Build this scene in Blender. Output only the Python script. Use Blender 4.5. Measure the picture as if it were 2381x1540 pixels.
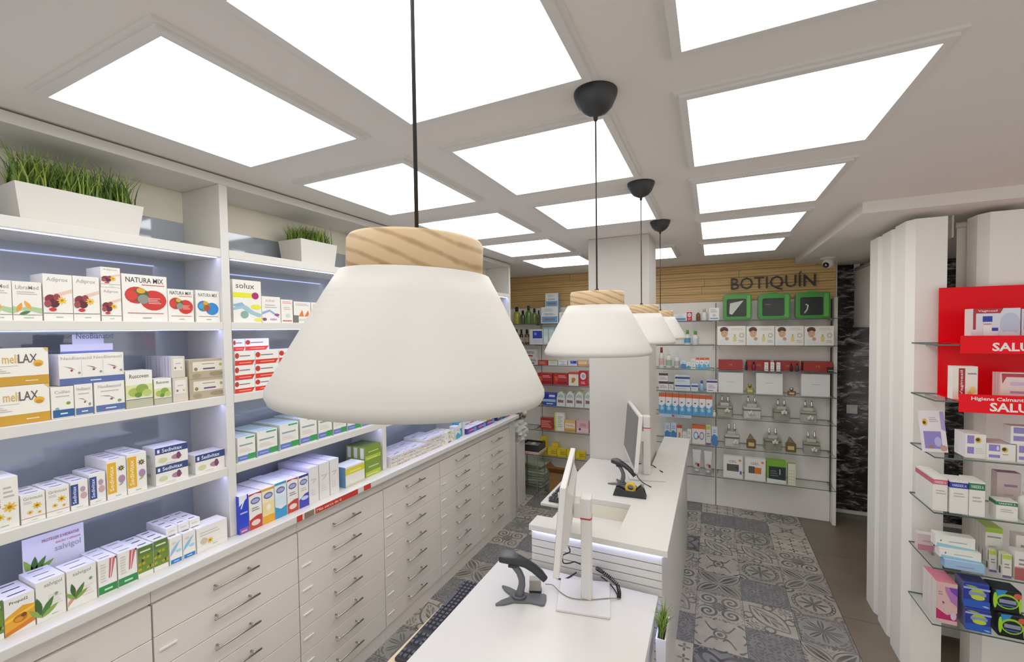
import bpy, bmesh, math, random
from mathutils import Vector, Matrix
random.seed(7)
for o in list(bpy.data.objects): bpy.data.objects.remove(o)
SC = bpy.context.scene
COL = SC.collection
R_ = math.radians
# ---------------------------------------------------------------- camera
F, CX, CY, W, H = 995.6, 1190.5, 794.4, 2381, 1540
YAW, PITCH, ROLL = R_(-25.13), R_(-1.69), R_(-0.77)
CAMZ, ZC = 1.942, 2.607
FWD = Vector((math.sin(YAW)*math.cos(PITCH), math.cos(YAW)*math.cos(PITCH), math.sin(PITCH)))
r0 = Vector((math.cos(YAW), -math.sin(YAW), 0)); u0 = r0.cross(FWD)
RT = r0*math.cos(ROLL)+u0*math.sin(ROLL); UP = -r0*math.sin(ROLL)+u0*math.cos(ROLL)
CAM = Vector((0, 0, CAMZ))
cd = bpy.data.cameras.new('camera'); cam = bpy.data.objects.new('camera', cd); COL.objects.link(cam)
cd.sensor_fit = 'HORIZONTAL'; cd.sensor_width = 36; cd.lens = F/W*36
cd.shift_x = 0.0; cd.shift_y = (CY-H/2)/W; cd.clip_start = 0.02
cam.matrix_world = Matrix(((RT.x, UP.x, -FWD.x, 0), (RT.y, UP.y, -FWD.y, 0), (RT.z, UP.z, -FWD.z, CAMZ), (0, 0, 0, 1)))
SC.camera = cam
# ---------------------------------------------------------------- world, exposure
wd = bpy.data.worlds.new('world'); SC.world = wd; wd.use_nodes = True
wd.node_tree.nodes['Background'].inputs[0].default_value = (1.0, .97, .93, 1)
wd.node_tree.nodes['Background'].inputs[1].default_value = .68
vs = SC.view_settings
vs.view_transform = 'Standard'; vs.look = 'None'; vs.gamma = 1; vs.use_curve_mapping = False; vs.exposure = 0.38
PANEL_E, LED_E = 3.0, 9.0
SC.cycles.transparent_max_bounces = 32; SC.cycles.diffuse_bounces = 6; SC.cycles.max_bounces = 12
def hit(u, v, ax, val):
    d = RT*((u-CX)/F) - UP*((v-CY)/F) + FWD
    return CAM + d*((val-CAM[ax])/d[ax])
# ---------------------------------------------------------------- materials
def lin(c):
    c = c.lstrip('#'); o = []
    for i in (0, 2, 4):
        x = int(c[i:i+2], 16)/255; o.append(x/12.92 if x <= .04045 else ((x+.055)/1.055)**2.4)
    return (*o, 1)
MATS = {}
def mat(name, col, rough=.5, metal=0, noise=0, scale=20, spec=.5, bump=0, coat=0):
    if name in MATS: return MATS[name]
    m = bpy.data.materials.new(name); m.use_nodes = True; MATS[name] = m
    nt = m.node_tree; b = nt.nodes['Principled BSDF']
    c = lin(col) if isinstance(col, str) else (*col, 1)
    b.inputs['Base Color'].default_value = c; b.inputs['Roughness'].default_value = rough
    b.inputs['Metallic'].default_value = metal; b.inputs['Specular IOR Level'].default_value = spec
    b.inputs['Coat Weight'].default_value = coat
    m.diffuse_color = c
    if noise or bump:
        tc = nt.nodes.new('ShaderNodeTexCoord'); n = nt.nodes.new('ShaderNodeTexNoise')
        n.inputs['Scale'].default_value = scale; n.inputs['Detail'].default_value = 4
        nt.links.new(tc.outputs['Object'], n.inputs['Vector'])
        if noise:
            mx = nt.nodes.new('ShaderNodeMix'); mx.data_type = 'RGBA'
            mx.inputs[6].default_value = tuple(max(0, x*(1-noise)) for x in c[:3])+(1,)
            mx.inputs[7].default_value = tuple(min(1, x*(1+noise)) for x in c[:3])+(1,)
            nt.links.new(n.outputs['Fac'], mx.inputs[0]); nt.links.new(mx.outputs[2], b.inputs['Base Color'])
        if bump:
            bp = nt.nodes.new('ShaderNodeBump'); bp.inputs['Strength'].default_value = bump; bp.inputs['Distance'].default_value = .002
            nt.links.new(n.outputs['Fac'], bp.inputs['Height']); nt.links.new(bp.outputs[0], b.inputs['Normal'])
    return m
def emis(name, col, s):
    if name in MATS: return MATS[name]
    m = bpy.data.materials.new(name); m.use_nodes = True; MATS[name] = m; nt = m.node_tree; nt.nodes.clear()
    e = nt.nodes.new('ShaderNodeEmission'); e.inputs[0].default_value = (*col, 1); e.inputs[1].default_value = s
    o = nt.nodes.new('ShaderNodeOutputMaterial'); nt.links.new(e.outputs[0], o.inputs[0]); return m
def pc(c):                                    # printed card colour
    return mat('card_'+c.lstrip('#'), c, .45, noise=.03, scale=60)
class X:                                      # tiny expression builder over Math nodes
    def __init__(s, nt, k): s.nt, s.k = nt, k
    def op(s, o, *a):
        n = s.nt.nodes.new('ShaderNodeMath'); n.operation = o
        for i, v in enumerate((s,)+a):
            if isinstance(v, X): s.nt.links.new(v.k, n.inputs[i])
            else: n.inputs[i].default_value = v
        return X(s.nt, n.outputs[0])
    def __add__(s, o): return s.op('ADD', o)
    def __sub__(s, o): return s.op('SUBTRACT', o)
    def __mul__(s, o): return s.op('MULTIPLY', o)
    def lt(s, o): return s.op('LESS_THAN', o)
    def gt(s, o): return s.op('GREATER_THAN', o)
    def ab(s): return s.op('ABSOLUTE')
    def sin(s): return s.op('SINE')
    def cos(s): return s.op('COSINE')
    def mx(s, o): return s.op('MAXIMUM', o)
    def mn(s, o): return s.op('MINIMUM', o)
def hypot(a, b): return (a*a+b*b).op('SQRT')
def band(d, r, w): return (d-r).ab().lt(w)
def tile_mat(i, base, ink):
    m = bpy.data.materials.new('encaustic_tile_%d' % i); m.use_nodes = True; nt = m.node_tree; b = nt.nodes['Principled BSDF']
    tc = nt.nodes.new('ShaderNodeTexCoord'); sp = nt.nodes.new('ShaderNodeSeparateXYZ'); nt.links.new(tc.outputs['Object'], sp.inputs[0])
    x, y = X(nt, sp.outputs[0])*6.9, X(nt, sp.outputs[1])*6.9
    r = hypot(x, y); th = y.op('ARCTAN2', x)
    ax, ay = x.ab(), y.ab()
    fine = ((ax*15+((ay*9).sin()*3)).sin()*((ay*15+((ax*9).sin()*3)).sin())).gt(.22)
    cor = hypot(ax-1, ay-1)
    if i == 0: k = (r - ((th*8).cos()*.26+.36)).lt(0).mx(band(r, .74, .035)).mx(band(r, .86, .02)).mx((band(r, .8, .06)*((th*24).cos().gt(.2)))).mx(band(cor, .34, .05)).mx(cor.lt(.16))
    elif i == 1:
        d = hypot(ax-.5, ay-.5); sp_ = ((d*26)+(((ay-.5).op('ARCTAN2', ax-.5))*1)).sin().gt(.1)*d.lt(.44)
        k = sp_.mx(band(ax+ay, .3, .06)).mx((r-((th*4).cos().ab()*.3)).lt(0)).mx(fine*d.gt(.46)*.7)
    elif i == 2:
        u, v = (x+y)*.7, (x-y)*.7
        k = (v.ab()-(u*u*-.30+.26)).lt(0)*v.ab().gt(.035)*(((u*3-v.ab()*7)*4).sin().gt(-.5)); k = k.mx(band(hypot(u.ab()-.55, v.ab()-.6), .2, .045)).mx(band(v.ab()-(u*u*-.5+.48), .05, .045)).mx(fine*v.ab().gt(.7)*.8)
    elif i == 3:
        px_ = (x*1.5+.5+4).op('FRACT')-.5; py_ = (y*1.5+.5+4).op('FRACT')-.5
        rr = hypot(px_, py_); t2 = py_.op('ARCTAN2', px_); k = (rr-((t2*4).cos()*.17+.2)).lt(0)*rr.gt(.05)
    elif i == 4:
        k = (r-((th*4).cos().ab()*.8)).lt(0)*(((th*4).sin().ab()).gt(.2)); k = k.mx(band(ax.mx(ay), .93, .025)).mx(fine*r.gt(.8)*.8)
    elif i == 5:
        k = ((r*11)+((th*4).cos()*3.2)).sin().gt(.3)*r.lt(1.1); k = k.mx(cor.lt(.2)).mx(fine*r.gt(1.0))
    elif i == 6:
        k = band((ax*5+((ay*6).sin()*1.6)).sin(), .3, .32)*((ay*7+((ax*6).cos()*1.8)).sin().gt(-.45)); k = k.mx(r.lt(.12)).mx(band(r, .24, .04))
    elif i == 8:
        u, v = (ax+ay)*.707-.66, (ax-ay)*.707
        k = (v.ab()-(u*u*-.5+.2)).lt(0)*v.ab().gt(.03); k = k.mx(band(v.ab()-(u*u*-.6+.32), .02, .025)).mx(fine*v.ab().gt(.42)*.7)
    else: k = fine*.8
    nz = nt.nodes.new('ShaderNodeTexNoise'); nz.inputs['Scale'].default_value = 9; nz.inputs['Detail'].default_value = 5
    g = nt.nodes.new('ShaderNodeNewGeometry'); nt.links.new(g.outputs['Position'], nz.inputs['Vector'])
    wear = X(nt, nz.outputs['Fac'])
    k = k*((wear*1.5)-.05).mx(.25).mn(.92)
    mx = nt.nodes.new('ShaderNodeMix'); mx.data_type = 'RGBA'; mx.inputs[6].default_value = (*base, 1); mx.inputs[7].default_value = (*ink, 1)
    nt.links.new(k.k, mx.inputs[0])
    m2 = nt.nodes.new('ShaderNodeMix'); m2.data_type = 'RGBA'; m2.blend_type = 'MULTIPLY'; m2.inputs[0].default_value = 1
    c2 = nt.nodes.new('ShaderNodeCombineColor'); ww = wear*.7+.65
    for j in range(3): nt.links.new(ww.k, c2.inputs[j])
    nt.links.new(mx.outputs[2], m2.inputs[6]); nt.links.new(c2.outputs[0], m2.inputs[7]); nt.links.new(m2.outputs[2], b.inputs['Base Color'])
    b.inputs['Roughness'].default_value = .45
    return m
def wood_mat(name, a, b_, scale, axis, rough=.5, dist=4, stretch=(1, 1, 1), coord='Object'):
    m = bpy.data.materials.new(name); m.use_nodes = True; nt = m.node_tree; b = nt.nodes['Principled BSDF']; MATS[name] = m
    tc = nt.nodes.new('ShaderNodeTexCoord'); mp = nt.nodes.new('ShaderNodeMapping'); mp.inputs['Scale'].default_value = stretch
    if coord == 'World':
        g = nt.nodes.new('ShaderNodeNewGeometry'); nt.links.new(g.outputs['Position'], mp.inputs[0])
    else: nt.links.new(tc.outputs['Object'], mp.inputs[0])
    w = nt.nodes.new('ShaderNodeTexWave'); w.bands_direction = axis; w.inputs['Scale'].default_value = scale
    w.inputs['Distortion'].default_value = dist; w.inputs['Detail'].default_value = 3; w.inputs['Detail Scale'].default_value = 1.2
    n = nt.nodes.new('ShaderNodeTexNoise'); n.inputs['Scale'].default_value = 30; n.inputs['Detail'].default_value = 5
    nt.links.new(mp.outputs[0], w.inputs[0]); nt.links.new(mp.outputs[0], n.inputs[0])
    r = nt.nodes.new('ShaderNodeValToRGB'); r.color_ramp.elements[0].color = (*a, 1); r.color_ramp.elements[1].color = (*b_, 1)
    ad = X(nt, w.outputs['Fac'])*.6+(X(nt, n.outputs['Fac'])*.4); nt.links.new(ad.k, r.inputs[0]); nt.links.new(r.outputs[0], b.inputs['Base Color'])
    b.inputs['Roughness'].default_value = rough
    return m
def marble_mat():
    m = bpy.data.materials.new('black_marble'); m.use_nodes = True; nt = m.node_tree; b = nt.nodes['Principled BSDF']
    g = nt.nodes.new('ShaderNodeNewGeometry'); mp = nt.nodes.new('ShaderNodeMapping'); mp.inputs['Rotation'].default_value = (0, .5, 0); mp.inputs['Scale'].default_value = (4, 4, 11)
    nt.links.new(g.outputs['Position'], mp.inputs[0])
    n = nt.nodes.new('ShaderNodeTexNoise'); n.inputs['Scale'].default_value = 1.6; n.inputs['Detail'].default_value = 9; n.inputs['Roughness'].default_value = .68; n.inputs['Distortion'].default_value = .8
    nt.links.new(mp.outputs[0], n.inputs[0])
    r = nt.nodes.new('ShaderNodeValToRGB'); e = r.color_ramp.elements
    e[0].position = .44; e[0].color = (.012, .011, .012, 1); e[1].position = .66; e[1].color = (.55, .53, .52, 1)
    x = e.new(.53); x.color = (.06, .055, .056, 1)
    nt.links.new(n.outputs['Fac'], r.inputs[0]); nt.links.new(r.outputs[0], b.inputs['Base Color']); b.inputs['Roughness'].default_value = .12
    return m
def thin_glass(name, tint, gloss):
    m = bpy.data.materials.new(name); m.use_nodes = True; nt = m.node_tree; nt.nodes.clear(); MATS[name] = m
    t = nt.nodes.new('ShaderNodeBsdfTransparent'); t.inputs[0].default_value = (*tint, 1)
    g = nt.nodes.new('ShaderNodeBsdfGlossy'); g.inputs['Roughness'].default_value = .03
    f = nt.nodes.new('ShaderNodeLayerWeight'); f.inputs[0].default_value = .5
    pw = X(nt, f.outputs['Facing']).op('POWER', 4.0)*(gloss-1)+.03
    x = nt.nodes.new('ShaderNodeMixShader'); o = nt.nodes.new('ShaderNodeOutputMaterial')
    nt.links.new(pw.k, x.inputs[0]); nt.links.new(t.outputs[0], x.inputs[1]); nt.links.new(g.outputs[0], x.inputs[2]); nt.links.new(x.outputs[0], o.inputs[0])
    return m
BWHITE = mat('back_panel_white', (.90, .87, .83), .4, noise=.015, scale=3)
WHITE = mat('white_laminate', (.70, .685, .65), .35, noise=.015, scale=3)
GREYW = mat('warm_white_drawer', (.84, .79, .735), .4, noise=.02, scale=4)
PAINT = mat('ceiling_paint', (.78, .74, .695), .85, noise=.015, scale=2, bump=.02)
WALLP = mat('white_wall_paint', (.78, .75, .715), .8, noise=.02, scale=3)
CREAM = mat('cream_wall', (.82, .78, .66), .7, noise=.02, scale=3)
DESK = mat('desk_white', (.70, .68, .645), .3, noise=.01, scale=3)
BACKG = mat('grey_blue_back_glass', (.42, .465, .525), .06, metal=.25, noise=.04, scale=2, spec=.7)
STEEL = mat('brushed_steel', (.50, .48, .44), .3, metal=1, noise=.05, scale=40)
FRAMEM = mat('light_frame_white', (.72, .70, .67), .4)
DIFF = emis('lit_diffuser', (1, .985, .96), PANEL_E)
LED = emis('cool_led', (.46, .52, 1), LED_E)
DARK = mat('dark_plastic', (.03, .031, .034), .45, noise=.1, scale=80)
GREYPL = mat('grey_plastic', (.125, .128, .138), .42, noise=.06, scale=60)
BLK = mat('black_rubber', (.012, .012, .013), .5)
GLASS = thin_glass('clear_shelf_glass', (.968, .984, .975), 1.35)
GEDGE = mat('glass_edge_green', (.07, .11, .095), .15, spec=.8)
FILM = thin_glass('clear_film', (.93, .94, .935), 1.4)
MARBLE = marble_mat()
PLAINT = mat('plain_grey_tile', (.20, .165, .13), .4, noise=.22, scale=3.2)
GROUT = mat('grey_grout', (.24, .225, .205), .8, noise=.1, scale=20)
PINE = wood_mat('pale_pine', (.40, .255, .12), (.60, .44, .255), 30, 'X', .5, 1.2, (1, 1, 1))
_w = [n for n in PINE.node_tree.nodes if n.type == 'TEX_WAVE'][0]; _w.wave_type = 'RINGS'; _w.rings_direction = 'Y'; _w.inputs['Scale'].default_value = 24
_m = [n for n in PINE.node_tree.nodes if n.type == 'MAPPING'][0]; _m.inputs['Location'].default_value = (.075, .3, .70); _m.inputs['Scale'].default_value = (.55, 1, 1)
_r = [n for n in PINE.node_tree.nodes if n.type == 'VALTORGB'][0]; _r.color_ramp.elements[0].position = .18; _r.color_ramp.elements[1].position = .42
[n for n in PINE.node_tree.nodes if n.type == 'TEX_NOISE'][0].inputs['Scale'].default_value = 60
OAK = wood_mat('oak_plank', (.47, .295, .105), (.76, .52, .235), 5, 'Z', .55, 6, (.25, 1, 2.2), 'World')
# ---------------------------------------------------------------- mesh builder
GL = {}
def glyphs(s, bold):
    if (s, bold) not in GL:
        c = bpy.data.curves.new('t', 'FONT'); c.body = s; c.resolution_u = 2; c.offset = bold
        o = bpy.data.objects.new('t', c); me = bpy.data.meshes.new_from_object(o)
        me.calc_loop_triangles()
        vv = [v.co.copy() for v in me.vertices]; ff = [tuple(t.vertices) for t in me.loop_triangles]
        bpy.data.objects.remove(o); bpy.data.curves.remove(c); bpy.data.meshes.remove(me)
        xs = [v.x for v in vv]; ys = [v.y for v in vv]
        GL[s, bold] = (vv, ff, min(xs), max(xs), min(ys), max(ys))
    return GL[s, bold]
class MB:
    def __init__(s): s.v, s.f, s.m, s.s, s.mats = [], [], [], [], []
    def mi(s, m):
        if m not in s.mats: s.mats.append(m)
        return s.mats.index(m)
    def add(s, vs_, fs, m, smooth=False, M=None):
        o = len(s.v); s.v += [tuple(M @ Vector(v)) if M else tuple(v) for v in vs_]
        k = s.mi(m)
        for f in fs: s.f.append([i+o for i in f]); s.m.append(k); s.s.append(smooth)
        return s
    def box(s, a, b, m, M=None, fm=None):
        x0, y0, z0 = a; x1, y1, z1 = b
        v = [(x0, y0, z0), (x1, y0, z0), (x1, y1, z0), (x0, y1, z0), (x0, y0, z1), (x1, y0, z1), (x1, y1, z1), (x0, y1, z1)]
        q = {'D': (0, 3, 2, 1), 'T': (4, 5, 6, 7), 'F': (0, 1, 5, 4), 'R': (1, 2, 6, 5), 'B': (2, 3, 7, 6), 'L': (3, 0, 4, 7)}
        if not fm: return s.add(v, list(q.values()), m, M=M)
        o = len(s.v); s.v += [tuple(M @ Vector(p)) if M else p for p in v]
        for k, f in q.items(): s.f.append([i+o for i in f]); s.m.append(s.mi(fm.get(k, m))); s.s.append(False)
        return s
    def prism(s, poly, z0, z1, m, M=None, smooth=False):
        n = len(poly); v = [(x, y, z0) for x, y in poly]+[(x, y, z1) for x, y in poly]
        s.add(v, [list(range(n))[::-1], list(range(n, 2*n))], m, M=M)
        o = len(s.v)-2*n; k = s.mi(m)
        for i in range(n):
            j = (i+1) % n; s.f.append([o+i, o+j, o+n+j, o+n+i]); s.m.append(k); s.s.append(smooth)
        return s
    def lathe(s, prof, m, c=(0, 0, 0), seg=24, M=None, smooth=True, cap=True):
        v = []; f = []; n = len(prof)
        for i in range(seg):
            a = 2*math.pi*i/seg
            for r, z in prof: v.append((c[0]+r*math.cos(a), c[1]+r*math.sin(a), c[2]+z))
        for i in range(seg):
            j = (i+1) % seg
            for k in range(n-1): f.append((i*n+k, j*n+k, j*n+k+1, i*n+k+1))
        s.add(v, f, m, smooth, M)
        if cap:
            o = len(s.v)-seg*n; kk = s.mi(m)
            if prof[0][0] > 1e-5: s.f.append([o+i*n for i in range(seg)][::-1]); s.m.append(kk); s.s.append(False)
            if prof[-1][0] > 1e-5: s.f.append([o+i*n+n-1 for i in range(seg)]); s.m.append(kk); s.s.append(False)
        return s
    def sweep(s, path, secs, m, M=None, smooth=True, up=(0, 0, 1)):
        # secs: list of (half width, half height) per path point, superellipse section
        P = [Vector(p) for p in path]; n = len(P); sg = 12; v = []; f = []
        upv = Vector(up)
        for i in range(n):
            t = (P[min(i+1, n-1)]-P[max(i-1, 0)]).normalized()
            a = t.cross(upv)
            a = a.normalized() if a.length > 1e-4 else Vector((1, 0, 0))
            b = a.cross(t).normalized(); w, h = secs[i] if isinstance(secs, list) else secs
            for k in range(sg):
                an = 2*math.pi*k/sg; c_, s_ = math.cos(an), math.sin(an)
                c_ = math.copysign(abs(c_)**.75, c_); s_ = math.copysign(abs(s_)**.75, s_)
                v.append(P[i]+a*(w*c_)+b*(h*s_))
        for i in range(n-1):
            for k in range(sg):
                j = (k+1) % sg; f.append((i*sg+k, i*sg+j, (i+1)*sg+j, (i+1)*sg+k))
        f.append(list(range(sg))[::-1]); f.append([(n-1)*sg+k for k in range(sg)])
        return s.add(v, f, m, smooth, M)
    def tube(s, path, r, m, M=None, seg=6):
        P = [Vector(p) for p in path]; n = len(P); v = []; f = []; pa = None
        for i in range(n):
            t = (P[min(i+1, n-1)]-P[max(i-1, 0)]).normalized()
            if pa is None: pa = t.orthogonal().normalized()
            pa = (pa-t*pa.dot(t)).normalized(); b = t.cross(pa)
            for k in range(seg):
                an = 2*math.pi*k/seg; v.append(P[i]+pa*(r*math.cos(an))+b*(r*math.sin(an)))
        for i in range(n-1):
            for k in range(seg):
                j = (k+1) % seg; f.append((i*seg+k, i*seg+j, (i+1)*seg+j, (i+1)*seg+k))
        f.append(list(range(seg))[::-1]); f.append([(n-1)*seg+k for k in range(seg)])
        return s.add(v, f, m, True, M)
    def text(s, t, o, rx, up, w, h, m, bold=0.012, thick=0):
        vv, ff, a, b, c, d = glyphs(t, bold)
        o, rx, up = Vector(o), Vector(rx), Vector(up); nn = rx.cross(up)
        P = [o+rx*((p.x-a)/(b-a)*w)+up*((p.y-c)/(d-c)*h) for p in vv]
        if thick:
            n = len(P); e = {}
            for f in ff:
                for i in range(3):
                    k = (f[i], f[(i+1) % 3]); e[k] = e.get(k, 0)+1
            fs = [tuple(i+n for i in f) for f in ff]
            for (i, j) in e:
                if (j, i) not in e: fs.append((i, j, j+n, i+n))
            return s.add(P+[p+nn*thick for p in P], fs, m)
        return s.add(P, ff, m)
    def mesh(s, name):
        me = bpy.data.meshes.new(name); me.from_pydata(s.v, [], s.f)
        for m in s.mats: me.materials.append(m)
        me.polygons.foreach_set('material_index', s.m); me.polygons.foreach_set('use_smooth', s.s); me.update()
        return me
def put(ob, label=None, cat=None, group=None, kind=None):
    if label: ob['label'] = label
    if cat: ob['category'] = cat
    if group: ob['group'] = group
    if kind: ob['kind'] = kind
    return ob
def bevel(o, w, seg=2):
    b = o.modifiers.new('bevel', 'BEVEL'); b.width = w; b.segments = seg; b.limit_method = 'ANGLE'; b.angle_limit = R_(50)
def thing(name, label, cat, loc=(0, 0, 0), group=None, rz=0):
    o = bpy.data.objects.new(name, None); COL.objects.link(o); o.location = loc; o.rotation_euler = (0, 0, rz); o.empty_display_size = .05
    return put(o, label, cat, group)
ORD = ('first', 'second', 'third', 'fourth', 'fifth', 'sixth')
def part(mb, name, parent=None, bev=0, local=False, kind=None):
    """local=False: mesh given in world coordinates under an unrotated thing"""
    me = mb if isinstance(mb, bpy.types.Mesh) else mb.mesh(name)
    o = bpy.data.objects.new(name, me); COL.objects.link(o)
    if parent:
        o.parent = parent
        if not local:
            q = parent; off = Vector((0, 0, 0))
            while q: off += q.location; q = q.parent
            o.location = -off
    if bev: bevel(o, bev)
    if kind: o['kind'] = kind
    return o
def single(mb, name, label, cat, loc=(0, 0, 0), rz=0, group=None, bev=0):
    o = part(mb, name, None, bev); o.location = loc; o.rotation_euler = (0, 0, rz)
    return put(o, label, cat, group)
def struct(mb, name, bev=0, parent=None):
    o = part(mb, name, parent, bev)
    if not parent: o['kind'] = 'structure'
    return o
def copy_thing(src, loc, rz=None, label=None, group=None):
    r = src.copy(); COL.objects.link(r); r.location = loc
    if rz is not None: r.rotation_euler = (0, 0, rz)
    if label: r['label'] = label
    if group: r['group'] = group
    for ch in src.children:
        c = ch.copy(); COL.objects.link(c); c.parent = r
        for g in ch.children:
            d = g.copy(); COL.objects.link(d); d.parent = c
    return r
# ================================================================ ROOM
m = MB().box((-2.62, -1.2, ZC), (2.6, 5.6, ZC+.1), PAINT); ceiling = struct(m, 'ceiling')
m = MB().box((.74, 2.95, 2.546), (2.6, 5.6, ZC), PAINT); struct(m, 'trim_1')
m = MB().box((-2.62, -1.2, -.1), (2.6, 5.6, -.006), GROUT); floor = struct(m, 'floor')
m = MB().box((-2.62, -1.2, 0), (-2.5, 5.6, ZC), WALLP); struct(m, 'wall_left')
m = MB().box((2.48, 2.9, 0), (2.6, 5.6, ZC), WALLP); struct(m, 'wall_right')
m = MB().box((-2.5, 5.1, 0), (1.09, 5.6, ZC), WALLP); wall_back = struct(m, 'wall_back')
m = MB().box((1.09, 5.4, 0), (2.48, 5.6, 2.546), MARBLE); struct(m, 'wall_back_recess')
m = MB().box((1.09, 5.385, 0), (2.48, 5.399, .035), WHITE); struct(m, 'baseboard_back')
m = MB().box((-.851, 3.185, 0), (-.411, 3.60, ZC), mat('pillar_paint', (.60, .575, .545), .8, noise=.02, scale=3)); struct(m, 'pillar', bev=.008)
# floor tiles
inks = [(.07, .07, .076), (.05, .05, .055), (.095, .09, .09)]
bases = [(.43, .40, .355), (.29, .28, .27), (.35, .325, .29), (.23, .225, .23), (.48, .45, .39)]
TM = [tile_mat(i, bases[b], inks[k]) for i, b, k in ((0, 2, 0), (1, 0, 1), (2, 0, 0), (3, 4, 1), (4, 1, 2), (5, 3, 1), (6, 0, 1), (7, 3, 2), (8, 2, 1))]
TS = .295
tm = MB(); h = TS/2-.0015
tm.box((-h, -h, -.006), (h, h, 0), GROUT); tme = tm.mesh('tile')
rr = random.Random(3); last = None
for i in range(-6, 4):
    for j in range(-1, 15):
        x, y = .78-TS*(3-i+.5), 3.375+TS*(j-8+.5)
        if -.80 < x < -.36 and y > 2.1 or x < -1.9 and y < 3.9 or y > 5.05 or y < .7: continue
        o = bpy.data.objects.new('tile', tme); COL.objects.link(o); o.parent = floor
        o.location = (x, y, 0); o.rotation_euler = (0, 0, rr.choice((0, 1, 2, 3))*math.pi/2)
        k = rr.choice([q for q in (0, 1, 1, 2, 2, 3, 4, 5, 6, 6, 7, 7, 8, 8) if q != last]); last = k
        o.material_slots[0].link = 'OBJECT'; o.material_slots[0].material = TM[k]
pm = MB().box((-.3235, -.448, -.006), (.3235, .448, 0), PLAINT).mesh('tile')
for i in range(3):
    for j in range(5):
        o = bpy.data.objects.new('tile', pm); COL.objects.link(o); o.parent = floor
        o.location = (.782+.325+i*.65, 1.2+j*.9, 0)
# oak planks on the back wall
rr = random.Random(5)
for k in range(5):
    z0 = 2.212+k*.079; x = -2.49
    while x < 1.05:
        w = min(rr.uniform(.9, 1.5), 1.072-x)
        d = rr.uniform(0, .003)
        part(MB().box((x+.001, 5.078-d, z0), (x+w-.001, 5.0995, z0+.0765), OAK), 'plank', wall_back, bev=.0025)
        x += w
# wall lettering
m = MB().text('BOTIQUÍN', hit(1700, 679, 1, 5.07), (1, 0, 0), (0, 0, 1), .735, .172, mat('letter_grey', (.045, .043, .042), .5), -.004, .02)
# flip so that letters face the room
o = single(m, 'wall_lettering', 'dark grey capital letters spelling BOTIQUÍN on the oak planks', 'sign')
# ---------------------------------------------------------------- ceiling panels
def ceiling_light():
    t = thing('ceiling_light', 'square lit ceiling panel with a pale metal frame', 'ceiling light', group='grid of square ceiling light panels')
    a, b, zb = .276, .283, -.016
    fr = MB()
    for (x0, y0, x1, y1) in ((-a-.022, -b-.022, a+.022, -b), (-a-.022, b, a+.022, b+.022), (-a-.022, -b, -a, b), (a, -b, a+.022, b)):
        fr.box((x0, y0, zb), (x1, y1, 0), FRAMEM)
    for (x0, y0, x1, y1) in ((-a-.034, -b-.034, a+.034, -b-.022), (-a-.034, b+.022, a+.034, b+.034), (-a-.034, -b-.022, -a-.022, b+.022), (a+.022, -b-.022, a+.034, b+.022)):
        fr.box((x0, y0, zb*.5), (x1, y1, 0), FRAMEM)
    part(fr, 'frame', t, local=True)
    part(MB().box((-a, -b, zb+.001), (a, b, -.002), DIFF), 'diffuser', t, local=True)
    return t
cl0 = None
for xr in (-1.367, -.586, .209):
    for k in range(0, 6):
        if xr == -.586 and k == 4: continue
        loc = (xr, (.554+.29+.8235*(k-1))*.978, ZC)
        pos = 5-k-(1 if xr == -.586 and k < 4 else 0)
        lb = 'square lit ceiling panel over the %s, %s from the oak wall' % ({-1.367: 'drawer cabinets', -.586: 'counters', .209: 'tiled aisle'}[xr], ORD[pos])
        if cl0 is None: cl0 = ceiling_light(); cl0.location = loc; cl0['label'] = lb
        else: copy_thing(cl0, loc, label=lb)
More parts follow.
